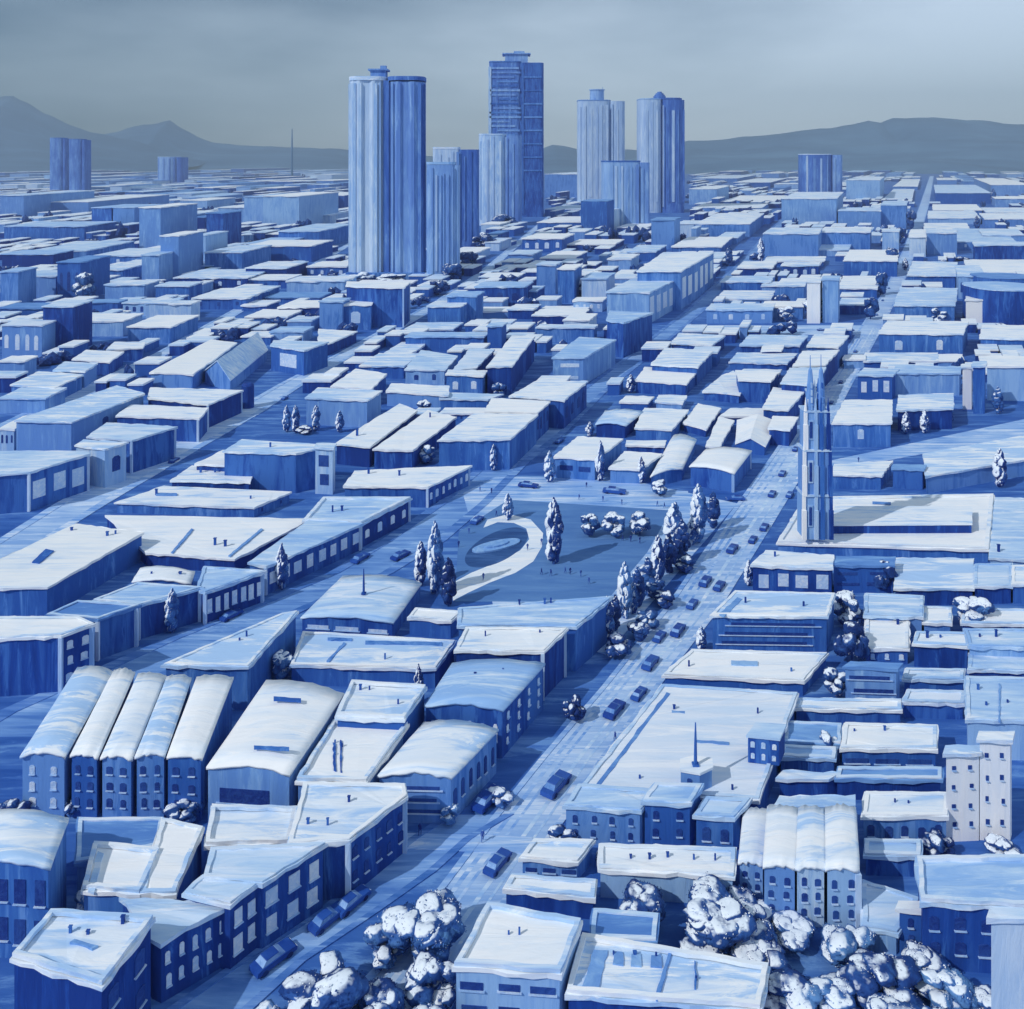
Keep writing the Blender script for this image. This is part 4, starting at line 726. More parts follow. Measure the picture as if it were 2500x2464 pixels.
# ---------------------------------------------------------------- distant blocks read off the photo: x0 x1 vtop vroof vbase wall roof
FAR = '''
5 102 782 796 876 w1 r1|105 178 735 750 862 w3 r1|180 300 768 786 822 w1 r0|0 100 742 754 786 w2 r2|192 288 733 740 770 w3 r2|300 356 733 741 772 w1 r1
356 414 731 742 788 w0 r0|414 466 736 744 790 w0 r0|312 416 772 800 838 w2 r0|45 136 662 676 732 w1 r1|140 196 626 642 736 w2 r2|0 44 655 665 752 w2 r1
256 352 686 697 738 w1 r0|380 462 690 700 738 w2 r1|425 604 660 680 706 w3 r0|470 602 706 730 756 w3 r0|346 388 602 624 690 w1 r1|392 436 566 577 680 w1 r0
474 502 566 576 655 w1 r1|500 590 600 618 664 w2 r0|340 392 498 508 612 w1 r0|224 272 500 508 575 w2 r1|276 328 500 508 575 w2 r1|402 460 516 526 580 w1 r1
462 500 524 532 580 w3 r2|504 545 516 522 605 w3 r2|532 596 478 508 552 w1 r0|596 642 474 482 556 w1 r1|642 730 470 480 560 w1 r0|732 840 470 478 512 w2 r0
110 216 476 494 530 w1 r0|0 58 466 478 538 w1 r0|10 206 542 554 590 w2 r1|75 210 590 614 640 w2 r1|5 130 612 622 655 w3 r1|228 395 608 626 650 w2 r1
300 440 640 656 672 w2 r1|232 300 636 660 688 w2 r0|600 680 582 596 622 w2 r1|680 780 548 566 606 w2 r1|600 760 588 602 640 w2 r0|600 700 640 656 690 w3 r0
750 845 640 652 678 w3 r0|700 840 676 688 716 w1 r0|650 780 716 728 740 w2 r2|680 790 736 752 778 w3 r0|780 836 730 738 808 w2 r1|600 700 758 776 796 w2 r0
660 740 800 812 838 w1 r1|590 650 735 748 760 w2 r0|600 700 672 684 705 w3 r0|845 984 686 702 712 w2 r0|1044 1124 736 750 800 w2 r0|1092 1162 714 724 790 w2 r1
1160 1262 752 762 778 w2 r0|1150 1245 782 792 808 w2 r0|990 1105 790 806 822 w3 r0|990 1180 814 824 858 w2 r1|1190 1225 790 798 858 w2 r1|1170 1262 668 678 695 w3 r0
1160 1280 690 702 748 w3 r1|1240 1310 700 712 740 w2 r1|1310 1356 640 648 718 w2 r1|1362 1402 648 658 740 w2 r0|1240 1300 745 758 780 w3 r0|1310 1420 750 766 772 w2 r0
1420 1480 668 682 738 w0 r1|1300 1420 758 772 792 w3 r0|1376 1438 768 784 812 w0 r0|1310 1450 795 802 836 w2 r1|1400 1470 728 736 762 w0 r0|1484 1540 622 634 660 w1 r0
1532 1600 600 616 638 w2 r0|1490 1530 620 632 650 w1 r1|1240 1300 612 622 640 w2 r1|1320 1400 615 632 645 w2 r0|1386 1500 586 598 610 w3 r0|1275 1372 572 584 616 w2 r0
1312 1418 530 544 568 w3 r0|1330 1422 502 512 528 w2 r1|1330 1412 420 426 482 w2 r0|1418 1482 488 492 572 w2 r2|1482 1500 508 514 565 w0 r0|1590 1646 532 538 608 w2 r2
1650 1694 540 548 580 w0 r0|1694 1830 522 548 580 w2 r0|1690 1860 498 508 520 w2 r0|1682 1750 455 462 500 w1 r0|1690 1800 428 436 444 w2 r0|1790 1880 436 446 460 w2 r0
1640 1760 580 604 622 w2 r0|1750 1800 568 582 596 w2 r0|1770 1900 478 490 498 w2 r0|1908 2042 470 486 558 w1 r0|2046 2150 508 516 562 w1 r0|2066 2148 432 440 492 w1 r0
2150 2212 492 502 560 w2 r1|2156 2226 462 488 494 w2 r0|2180 2240 438 456 464 w2 r0|1864 1998 558 572 628 w2 r0|2002 2124 556 568 612 w2 r0|2154 2194 560 566 615 w0 r0
1992 2070 596 612 626 w1 r1|2060 2190 612 638 676 w2 r0|1864 2010 628 640 650 w2 r0|1908 1998 642 650 680 w3 r0|1896 1962 682 700 744 w2 r0|1970 2002 680 690 790 w4 r0
2008 2046 676 684 788 w1 r1|2046 2140 676 706 728 w2 r0|2050 2116 730 746 768 w3 r0|1860 1960 738 750 780 w2 r0|1725 1885 744 758 790 w2 r0|1760 1880 676 690 710 w2 r0
1800 1884 640 656 672 w3 r0|1750 1880 712 732 744 w1 r0|1860 1904 690 700 716 w1 r0|2284 2420 452 472 498 w2 r0|2420 2520 436 452 478 w1 r0|2430 2540 480 486 506 w1 r0
2278 2398 500 514 522 w2 r0|2266 2394 516 534 548 w1 r0|2408 2540 508 520 530 w2 r0|2256 2368 546 562 570 w1 r0|2405 2540 522 536 556 w2 r0|2262 2336 562 570 622 w1 r0
2338 2480 560 592 610 w2 r1|2380 2540 592 600 640 w3 r1|2220 2260 562 580 628 w0 r0|2366 2540 636 668 678 w2 r0|2340 2402 650 676 730 w1 r0|2400 2500 560 575 596 w1 r1
2110 2290 864 884 900 w2 r0|2290 2350 868 884 900 w1 r0|2060 2110 870 880 900 w1 r0|1860 1905 845 858 880 w3 r0|590 660 812 824 842 w2 r0|0 60 872 884 930 w1 r0
560 650 700 712 735 w2 r1|0 110 950 975 1010 w1 r0|0 34 1020 1050 1100 w0 r0|460 520 640 650 664 w2 r1|880 985 866 896 925 w2 r0|935 1000 838 868 884 w2 r0
1010 1060 1000 1012 1030 w2 r0|1075 1180 1000 1012 1026 w2 r0
'''
blocks = []
for ln in FAR.strip().split('\n'):
    for q in ln.split('|'):
        t = q.split(); blocks.append((*[float(x) for x in t[:5]], t[5], t[6]))
hand = list(blocks)
rnd = random.Random(21)
SKIP = [(846, 1036, 100, 690), (1040, 1170, 300, 640), (1168, 1330, 300, 560), (1412, 1680, 300, 560)]
def street_hit(x0, x1, v):
    for s in ([(735, 1092), (660, 1196), (560, 1310), (480, 1405), (420, 1480)], [(810, 505), (725, 648), (600, 852), (500, 1016), (420, 1120)], [(760, 1710), (660, 1812), (560, 1900), (480, 1975), (420, 2040)], [(700, 2200), (600, 2238), (500, 2266), (430, 2279)]):
        for (va, xa), (vb_, xb) in zip(s[:-1], s[1:]):
            if vb_ <= v <= va:
                t = (v - va) / (vb_ - va); xc = xa + (xb - xa) * t
                if x0 - 8 < xc < x1 + 10: return xc
    return None
v = 640.0; count = 0
while v > 424:
    step = 7 + (v - 420) * .085
    x = -30 + rnd.uniform(0, 40)
    while x < 2520:
        w = rnd.uniform(22, 84) * (.6 + (v - 400) / 500)
        vb = v + rnd.uniform(-2, 2); wallh = step * rnd.uniform(.55, 1.25) * (1.5 if rnd.random() < .12 else 1); vr = vb - wallh; vt = vr - step * rnd.uniform(.25, .6)
        x1 = x + w
        ok = vt > VH + 6
        for (a, b_, c, d) in SKIP:
            if x1 > a and x < b_ and c < vb < d - 8: ok = False
        for (a, b_, c, c2, d, *_r) in hand:
            if x1 > a - 4 and x < b_ + 4 and vb > c + 3 and vt < d - 3: ok = False; break
        if street_hit(x, x1, vb) is not None: ok = False
        if ok:
            blocks.append((x, x1, vt, vr, vb, rnd.choice(['w1', 'w2', 'w2', 'w3', 'w1', 'w0']), rnd.choice(['r0', 'r0', 'r1', 'r0', 'r2'])))
        x = x1 + rnd.uniform(2, 22)
    v -= step
hand_n = len(hand); extra = blocks[hand_n:]; rnd.shuffle(extra); extra.sort(key=lambda q: -q[4]); blocks = hand + extra[:max(0, 300 - hand_n)]; rest = extra[max(0, 300 - hand_n):]
ORD = ['first', 'second', 'third', 'fourth', 'fifth', 'sixth', 'seventh', 'eighth', 'ninth', 'tenth', 'eleventh', 'twelfth', 'thirteenth', 'fourteenth', 'fifteenth', 'sixteenth', 'seventeenth', 'eighteenth', 'nineteenth', 'twentieth']
def zone(x):
    return ('far left of widest tower' if x < 420 else 'left of widest tower' if x < 940 else 'between widest and domed towers' if x < 1600 else 'left of the avenue' if x < 2160 else 'right of the avenue')
rows = {}
for i, q in enumerate(blocks):
    zn = zone((q[0] + q[1]) / 2); rw = int((q[4] - 415) / 26); rows.setdefault((zn, rw), []).append(i)
zr = {}
for (zn, rw) in sorted(rows): zr.setdefault(zn, []).append(rw)
TW = {'w0': 'pale', 'w1': 'light blue', 'w2': 'blue', 'w3': 'dark blue', 'w4': 'white'}
TR = {'r0': 'white', 'r1': 'grey', 'r2': 'bare'}
labels = {}
for (zn, rw), ids in rows.items():
    ids.sort(key=lambda i: blocks[i][0]); ri = zr[zn].index(rw)
    for k, i in enumerate(ids):
        q = blocks[i]; hgt = H * (q[4] - q[3]) / (q[4] - VH); shp = 'tall ' if hgt > 26 else ''
        labels[i] = f"{shp}{TW[q[5]]} {TR[q[6]]}-roofed block, {ORD[min(k, 19)]} in row {ri + 1} under hills, {zn}"
for i, q in enumerate(blocks):
    r, h = box_block(labels[i], *q[:5], q[5] + ' ' + q[6] + (' F4x1l' if (i % 7 == 0 and q[1] - q[0] > 60 and q[4] > 600) else ' F3x1d' if (i % 5 == 0 and q[4] > 640) else ''))
    r['group'] = 'blocks of the distant city'
print('BLOCKS', len(blocks), 'NEAR', len(EXTRA))

# the rest of the far city: past the three hundred blocks that show largest
def inside_poly(x, y, P):
    c = False; j = len(P) - 1
    for i in range(len(P)):
        if (P[i][1] > y) != (P[j][1] > y) and x < (P[j][0] - P[i][0]) * (y - P[i][1]) / (P[j][1] - P[i][1]) + P[i][0]: c = not c
        j = i
    return c
BB = [(min(p[0] for p in P), max(p[0] for p in P), min(p[1] for p in P), max(p[1] for p in P), P) for P in FOOTP]
ROADS = [[(1480, 640, 740), (1400, 830, 930), (1320, 960, 1060), (1165, 1130, 1240), (1130, 1200, 1270), (1060, 1300, 1360), (960, 1420, 1465), (860, 1555, 1590), (760, 1680, 1710), (660, 1790, 1812), (560, 1885, 1900), (480, 1965, 1975), (430, 2030, 2034)],
         [(1330, 0, 80), (1230, 160, 240), (1115, 365, 435), (1010, 570, 620), (940, 690, 730), (860, 840, 870), (800, 950, 978), (735, 1070, 1092), (660, 1180, 1196), (560, 1300, 1310), (480, 1400, 1405)],
         [(990, 110, 160), (915, 280, 320), (865, 385, 415), (810, 480, 505), (725, 630, 648), (600, 842, 852), (500, 1010, 1016)],
         [(1150, 1868, 1955), (1000, 1970, 2040), (900, 2042, 2095), (800, 2105, 2150), (700, 2168, 2200), (600, 2212, 2238), (500, 2248, 2266), (430, 2271, 2279)]]
def on_road(x, v, mg):
    for s_ in ROADS:
        for (va, la, ra), (vb_, lb, rb) in zip(s_[:-1], s_[1:]):
            if vb_ <= v <= va:
                t = (v - va) / (vb_ - va); l_ = la + (lb - la) * t; r_ = ra + (rb - ra) * t
                if l_ - mg < x < r_ + mg: return True
    return 782 < v < 825 and 1690 < x < 2130
def free(x, y, r):
    for a, b_, c, d, P in BB:
        if a - r < x < b_ + r and c - r < y < d + r:
            for dx, dy in ((0, 0), (r, 0), (-r, 0), (0, r), (0, -r), (r * .7, r * .7), (-r * .7, r * .7), (r * .7, -r * .7), (-r * .7, -r * .7)):
                if inside_poly(x + dx, y + dy, P): return False
    return True
MS = {k: MB() for k in ('w1', 'w2', 'w3')}; RS = {k: MB() for k in ('r0', 'r1')}; TM = []
v = 960.0; made = 0
while v > 412:
    st = 2.2 + (v - 400) * .032; x = -40 + rnd.uniform(0, 10)
    while x < 2540:
        w = rnd.uniform(12, 42) * (.45 + (v - 400) / 420)
        vv = v + rnd.uniform(-.4, .4) * st; D = H * F / (vv - VH); s_ = D / F; hh_ = rnd.uniform(3.5, 6.5) if v > 600 else rnd.uniform(5, 13) * (1.7 if rnd.random() < .08 else 1)
        dep = rnd.uniform(.8, 1.3) * (H * F / (vv - st - VH) - D) * (.8 if v > 500 else 1); wm = w * s_; cx = (x + w / 2 - PX) * s_; r = max(wm, dep) * .5
        vpx = 1250 + max(0, min(1, x / 2200)) * 1020; sl = (vpx - PX) / F
        tow = any(x + w > a and x < b_ and vv > c and vv < d - 2 for a, b_, c, d in SKIP) and vv < 700
        if not on_road(x + w / 2, vv, w / 2 + 3) and not tow and free(cx, D + dep / 2, r + 2):
            if rnd.random() < .16:
                TM.append((cx, D + dep / 2, min(wm, 16) * .5, hh_ * rnd.uniform(.9, 1.5)))
            elif rnd.random() < .93:
                q = [(cx - wm / 2, D), (cx + wm / 2, D), (cx + wm / 2 + sl * dep, D + dep), (cx - wm / 2 + sl * dep, D + dep)]
                MS[rnd.choice(['w1', 'w2', 'w2', 'w3', 'w3'])].prism(q, 0, hh_); RS[rnd.choice(['r0', 'r0', 'r1'])].prism(wobble(grow(q, .4), 99, 0, rnd), hh_ + .05, hh_ + .9); made += 1
        x += w + rnd.uniform(.5, 9) * (.5 + (v - 400) / 500)
    v -= st
print('STUFF BLOCKS', made, 'TREES', len(TM), 'INDIV', len(blocks))
for k, mb in list(MS.items()) + list(RS.items()):
    nm = 'distant_houses' if k[0] == 'w' else 'distant_roofs'
    tag(mb.build(nm, M[k]), 'countless small blocks filling the far city between the streets' if k[0] == 'w' else 'snowy roofs of the countless small far city blocks', 'houses', kind='stuff')

# ================================================================ trees
def crown_mesh(name, kind, seed):
    rnd = random.Random(seed); b = MB()
    ico = bmesh.new(); bmesh.ops.create_icosphere(ico, subdivisions=3, radius=1); iv = [v.co.copy() for v in ico.verts]; fi = [tuple(v.index for v in f.verts) for f in ico.faces]; ico.free()
    n = 13 if kind == 'round' else 26
    def inside():
        while True:
            p = Vector((rnd.uniform(-1, 1), rnd.uniform(-1, 1), rnd.uniform(-1, 1)))
            if p.length < 1: return p
    for i in range(n):
        p = inside(); p = p.normalized() * (p.length ** .4) * .68
        if kind == 'round': c = Vector((p.x, p.y, .62 + p.z * .55)); s = rnd.uniform(.24, .42); el = (1.3, 1.05, .62); nl = 230
        else:
            t = (i + rnd.random()) / n; w = math.sin(math.pi * min(1, t * .88 + .1)) ** .7 * (1 - .3 * t); an = rnd.uniform(0, 6.28)
            c = Vector((math.cos(an) * .13 * w, math.sin(an) * .13 * w, .16 + t * 1.68)); s = .17 * w + .02; el = (.9, .9, 1.5); nl = 110
        off = Vector((rnd.random() * 9,) * 3); a = rnd.uniform(0, 6.28); ca, sa = math.cos(a), math.sin(a); vs = []
        def warp(v):
            k = 1 + .42 * noise.noise(v * 1.2 + off) + .16 * noise.noise(v * 3.6 + off) + .1 * noise.noise(v * 9 + off)
            q = Vector((v.x * el[0], v.y * el[1], v.z * el[2])) * s * k
            return c + Vector((q.x * ca - q.y * sa, q.x * sa + q.y * ca, q.z))
        b.add([warp(v) for v in iv], fi)
        for j in range(nl):
            d = inside().normalized(); o = warp(d); o = c + (o - c) * rnd.uniform(.98, 1.08); l = s * rnd.uniform(.04, .10)
            u = (inside().normalized() * .25 + d.cross(inside()).normalized()).normalized() * l; w2 = u.cross(d).normalized() * l * .7
            b.add([o - u, o + w2, o + u, o - w2], [(0, 1, 2, 3)])
    me = bpy.data.meshes.new(name); me.from_pydata([tuple(v) for v in b.v], [], b.f); me.update()
    for pl in me.polygons: pl.use_smooth = len(pl.vertices) == 3
    return me
def trunk_mesh(kind, seed):
    rnd = random.Random(seed); b = MB(); top = .55 if kind == 'round' else 1.5; r = .07 if kind == 'round' else .035
    b.tube([(0, 0, 0), (.01, 0, top * .4), (-.01, .01, top)], [r * 1.3, r, r * .35], 8)
    for i in range(6):
        a = i * 1.05 + rnd.random(); z = top * (.35 + .09 * i); L_ = .5 if kind == 'round' else .16
        b.tube([(0, 0, z), (math.cos(a) * L_ * .5, math.sin(a) * L_ * .5, z + L_ * .35), (math.cos(a) * L_, math.sin(a) * L_, z + L_ * .9)], [r * .5, r * .32, r * .12], 5)
    me = bpy.data.meshes.new('trunk'); me.from_pydata([tuple(v) for v in b.v], [], b.f); me.update(); me.materials.append(M['bark']); return me
CR = {('round', i): crown_mesh('crown', 'round', 10 + i) for i in range(4)}
CR.update({('poplar', i): crown_mesh('crown', 'poplar', 30 + i) for i in range(3)})
TRK = {k: trunk_mesh(k, 5) for k in ('round', 'poplar')}
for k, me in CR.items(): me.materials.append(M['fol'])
def tree(label, px, vbase, wpx, hpx, kind='round', mat=None, group=None):
    """px, vbase: where the trunk meets the ground; size in photo pixels at that distance"""
    p = up(px, vbase); s = p.y / F; hm = hpx * s; wm = wpx * s
    if kind == 'round' and vbase > 1900: hm *= .66; wm *= 1.12
    root = empty('poplar_tree' if kind == 'poplar' else 'tree', p, random.uniform(0, 6.28)); tag(root, label, 'tree', group)
    me = CR[(kind, random.randrange(4 if kind == 'round' else 3))]
    c = link(bpy.data.objects.new('crown', me), root); t = link(bpy.data.objects.new('trunk', TRK[kind]), root)
    sxy, sz = (wm / 1.9, hm / 1.25) if kind == 'round' else (wm / .5, hm / 1.9)
    c.scale = t.scale = (sxy, sxy, sz)
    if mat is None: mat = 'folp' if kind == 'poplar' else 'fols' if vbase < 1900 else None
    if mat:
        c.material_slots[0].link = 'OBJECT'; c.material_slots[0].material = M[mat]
    return root
TREES = '''
r|1035 2330 185 190|big snow laden tree by the avenue, topmost of the bottom centre clump
r|800 2500 190 210|biggest white crusted tree at the left of the bottom centre clump
r|945 2340 110 110|white capped bush in the middle of the bottom centre clump
r|1065 2450 120 170|snowy tree touching the slotted front building, bottom centre
r|920 2520 130 150|dark tree with a white tuft at the bottom edge of the centre clump
r|1060 2580 150 160|tree cut by the bottom edge beside the slotted front building
r|650 2530 90 90|pale low bush at the bottom edge left of the centre clump
r|1560 2260 120 130|round dark tree with a white cap below the five vent roof
r|1755 2300 180 170|wide tree with two white shoulders below the tower houses
r|1720 2350 120 80|white topped mound bush under the wide tree at lower right
r|1850 2370 120 90|long snowy bush in front of the first tower house
r|1935 2300 110 70|white leaf shaped bush at the foot of the middle tower house
r|2080 2360 130 120|pale crowned tree right below the last tower house
r|1980 2480 130 120|bright white crowned tree at the bottom edge beside the long pale roof
r|2150 2440 150 150|large rough tree before the dark oval window wall
r|2310 2460 110 140|drooping snowy tree left of the bottom right pale tower
r|2160 2540 130 120|tree at the bottom edge below the large rough tree
r|1900 2440 150 120|dark crowned tree between the long snowy bush and the bright white crown
r|1830 2280 130 110|broad tree filling the gap below the five vent roof
r|2060 2460 130 110|blue tree beneath the pale crown right of the tower houses
r|2240 2400 130 110|soft topped tree at the left corner of the oval window wall
r|2240 2560 150 120|dark bottom edge tree between the two cream mounds
r|2420 2500 100 100|snowy bush against the bottom right pale tower
r|2300 2560 120 110|cream snow mound bush at the bottom edge, lower right
r|1480 2110 40 60|small bush at the left end of the five vent roof
r|1370 2065 60 70|bush at the corner of the great roof's left wing
r|1095 2010 45 75|snow topped shrub before the sawtooth vaulted hall
r|175 1990 45 60|bush with one white spot in front of the five row houses
r|450 2005 70 90|pale tree in front of the last barrel roof row house
r|30 2010 60 90|dark tree at the left edge below the first row house
r|240 2225 90 110|misty blue tree beside the square white roof, lower left
r|690 1660 60 75|round tree at the corner of the long cream roof
p|1022 1720 24 100|pointed tree at the right end of the long cream roof
p|420 1545 34 110|poplar before the sharp tipped roof on the market street
p|688 1440 30 115|poplar on the market street above the curved hall
p|35 1650 24 110|left poplar of two before the round cornered block
p|105 1640 26 110|right poplar of two before the round cornered block
p|1062 1450 40 180|tallest poplar of the clump at the left end of the park
p|1028 1430 34 110|shorter poplar of the clump at the left end of the park
p|1095 1480 38 120|dark poplar leaning over the path end of the park
p|1352 1378 46 165|big lone poplar in the middle of the park lawn
r|1438 1310 46 62|left snow capped bush of three in the park
r|1502 1312 58 66|middle snow capped bush of three in the park
r|1562 1306 56 60|right snow capped bush of three in the park
p|1240 1270 26 66|small poplar at the upper left corner of the park
p|1648 1345 52 120|poplar at the upper right corner of the park
p|1706 1325 46 145|tallest poplar beside the avenue at the park corner
p|1690 1330 28 70|slim poplar between the two corner poplars of the park
p|1606 1420 36 115|poplar on the avenue edge halfway down the park
p|1580 1450 44 90|stout dark tree beside the poplar halfway down the park
p|1525 1510 38 140|whitest poplar at the lower right corner of the park
p|1664 1378 40 110|dark poplar below the tallest tree at the park corner
p|1634 1400 34 100|dark poplar filling the park's right edge, upper
p|1556 1482 36 100|dark poplar filling the park's right edge, lower
p|1502 1540 30 90|dark poplar between the whitest poplar and the end wall
p|1742 1290 34 90|dark poplar at the avenue kerb above the park corner
r|1672 1392 60 40|dark shrub at the foot of the right edge poplars
r|1600 1460 60 44|dark shrub near the stout tree halfway down the park
r|1510 1600 70 50|dark scrub beside the end wall of the long low roof
r|1560 1560 60 40|dark scrub just below the lower right poplars
p|1482 1565 38 110|poplar by the end wall of the long low roof
p|1545 1500 26 80|slim blue poplar behind the whitest poplar of the park
r|1625 1480 54 40|low dark bush by the avenue beside the park
r|1580 1530 60 40|dark scrub on the avenue pavement below the park
r|1400 1760 56 60|dark tree by the corner of the white dotted block
r|1220 1960 55 50|low bush beside the sawtooth vaulted hall
p|1712 1590 26 62|small round tree at the louvred front's left corner
p|1958 1452 22 60|white tree before the shop with four pale windows
p|1828 1430 22 64|white tree at the left corner of the four window shop
r|2150 1440 70 80|dark tree left of the brilliant white roof
r|2070 1530 80 90|pale round tree in the yard right of the louvred front
r|2080 1620 80 110|dark tree casting deep shade in the right yard
r|2380 1530 90 80|bent snowy tree at the right edge of the yards
r|2040 1700 60 70|small tree left of the wall with two dashes
r|2020 1850 56 66|snow tipped tree in the small arbour on the right
r|2290 2090 70 90|dark tree at the foot of the white walled block
r|2450 2095 70 66|leaf shaped snowy bush right of the white walled block
p|2440 1190 34 96|poplar before the wedge roof at the right edge
p|2212 1060 20 56|left small poplar of three before the bright white roof
p|2258 1058 22 58|middle small poplar of three before the bright white roof
p|2318 1035 20 48|right small poplar of three before the bright white roof
r|2135 1070 40 48|round tree in front of the blue front behind the church
p|2436 1010 26 66|dark poplar beside the light blue square wall
p|700 1055 20 66|leftmost snowy poplar before the west street house
p|722 1058 20 70|second snowy poplar before the west street house
p|772 1052 22 64|third snowy poplar before the west street house
p|830 1056 20 54|rightmost snowy poplar before the west street house
r|745 1060 40 22|snowy round hedge between the west street poplars
r|1035 1010 38 34|round bush under the plain white strip roof
r|1218 970 40 36|round bush at the foot of the narrow dark block
p|1342 1178 28 78|poplar at the market street corner of the square
p|1466 1175 24 100|pointed fir before the cream roofed house
p|1565 1180 22 66|pointed tree before the small white roof above the square
r|1612 1210 44 42|snow topped bush before the tilted vault
p|1440 1065 20 36|white tree left of the curved front roof
p|1540 960 22 46|poplar at the market street corner up from the square
r|1045 1130 40 48|snowy bush before the large blue front
p|1205 1150 18 66|slim poplar on the large blue front's right
p|1240 1140 18 56|slim poplar at the right corner of the large blue front
r|205 738 60 80|bushy blue tree among the far left blocks
r|1100 690 60 50|dark tree at the right foot of the widest tower
r|1140 660 60 50|dark tree up the west street behind the widest tower
r|1180 610 60 44|dark tree on the slope before the tallest tower
r|1230 560 60 40|dark tree high on the west street below the tallest tower
r|1070 720 50 40|dark shrub beside the foot of the low blue tower
r|880 690 60 26|shrub along the foot of the widest tower, left
r|960 692 70 26|shrub along the foot of the widest tower, right
r|1440 730 60 60|pale round tree among blocks below the squat tower
r|1380 830 40 26|round bush on the row behind the market street
p|1780 650 18 50|dark tree high on the market street
p|1858 640 18 60|poplar on the corner high on the market street
p|1712 710 20 46|dark tree on the market street row
r|2000 780 60 56|bush at the cross street corner left of the avenue
r|1920 785 40 40|bush in front of the boxed house at the cross street
r|2180 660 34 60|dark avenue tree left of the road, upper
r|2150 720 34 60|dark avenue tree left of the road, middle
r|2125 780 36 60|dark avenue tree left of the road, lower
r|2225 560 26 50|dark avenue tree left of the road, far
r|2200 600 26 50|dark avenue tree left of the road, next to far
r|2310 700 36 26|round bush right of the avenue before the white roof
r|2290 785 44 36|bush before the wide white roof right of the avenue
r|2225 860 44 34|bush before the white roof by the crossing
p|2385 560 14 34|slim dark tree at the far right, lower
p|2425 500 14 40|slim dark tree at the far right, upper
p|2210 660 14 30|small tree on the far avenue
'''
for ln in TREES.strip().split('\n'):
    k, nums, lab = ln.split('|'); a = [float(q) for q in nums.split()]
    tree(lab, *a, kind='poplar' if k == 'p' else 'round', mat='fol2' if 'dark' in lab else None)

b = MB(); ico = bmesh.new(); bmesh.ops.create_icosphere(ico, subdivisions=1, radius=1); iv = [v_.co.copy() for v_ in ico.verts]; fi = [tuple(v_.index for v_ in f.verts) for f in ico.faces]; ico.free()
for (x, y, r, h_) in TM:
    for j in range(5):
        o_ = Vector((x + rnd.uniform(-1, 1) * r, y + rnd.uniform(-.6, .6) * r, h_ * rnd.uniform(.35, .8))); q = rnd.uniform(.3, .6)
        of = Vector((rnd.random() * 9,) * 3); b.add([o_ + Vector((p.x * r * q * 1.3, p.y * r * q, p.z * h_ * q)) * (1 + .5 * noise.noise(p * 1.6 + of)) for p in iv], fi)
tag(b.build('distant_trees', M['fol2']), 'dark tree masses scattered between the small far city blocks', 'trees', kind='stuff')

# ================================================================ cars
def car_proto():
    root = empty('parked_car', (0, 0, 0)); L_, W_ = 4.6, 1.9
    side = [(-2.3, .35), (2.25, .35), (2.3, .75), (2.1, .95), (1.1, 1.05), (-1.7, 1.08), (-2.25, .95), (-2.3, .6)]
    def extr(prof, w0, name, mat, parent, inset=0):
        n = len(prof); ys = (-w0 / 2, w0 / 2); vs = [(y * (1 - inset * (z > 1.3)), x, z) for y in ys for x, z in prof]
        return mesh(name, vs, [tuple(range(n)), tuple(range(2 * n - 1, n - 1, -1))] + [(i, i + n, (i + 1) % n + n, (i + 1) % n) for i in range(n)], mat, parent)
    body = extr(side, W_, 'body', M['car'], root)
    extr([(.95, 1.06), (.35, 1.5), (-1.2, 1.52), (-1.65, 1.09)], W_ * .86, 'cabin_window', M['glass'], root, .16)
    extr([(.28, 1.525), (-1.15, 1.545), (-1.1, 1.60), (.22, 1.58)], W_ * .72, 'car_roof', M['car'], root)
    for sx in (-1, 1):
        for y in (-1.4, 1.4):
            b = MB(); n = 12; c = [(sx * (W_ / 2 - .1 + dx), y + .34 * math.cos(a), .34 + .34 * math.sin(a)) for dx in (0, .14) for a in [2 * math.pi * i / n for i in range(n)]]
            b.add(c, [tuple(range(n)), tuple(range(2 * n - 1, n - 1, -1))] + [(i, i + n, (i + 1) % n + n, (i + 1) % n) for i in range(n)]); b.build('wheel', M['tyre'], root)
        b = MB(); b.box((sx * .65, 2.3, .68), (.4, .06, .16)); b.build('headlight', M['lit'], root)
    return root
proto = car_proto(); first = [True]
def copy_tree(o, parent=None):
    c = o.copy(); C.objects.link(c); c.parent = parent
    for ch in list(o.children): copy_tree(ch, c)
    return c
def car(label, px, v, ang_to, scale=1.0, z=.05, group='dark cars on the streets'):
    o = proto if first[0] else copy_tree(proto); first[0] = False
    p = up(px, v, 0); q = up(ang_to[0], ang_to[1], 0); d = q - p
    o.location = (p.x, p.y, z); o.rotation_euler = (0, 0, math.atan2(-d.x, d.y)); scale *= .8; o.scale = (scale * .92, scale * 1.12, scale * .85)
    tag(o, label, 'car', group)
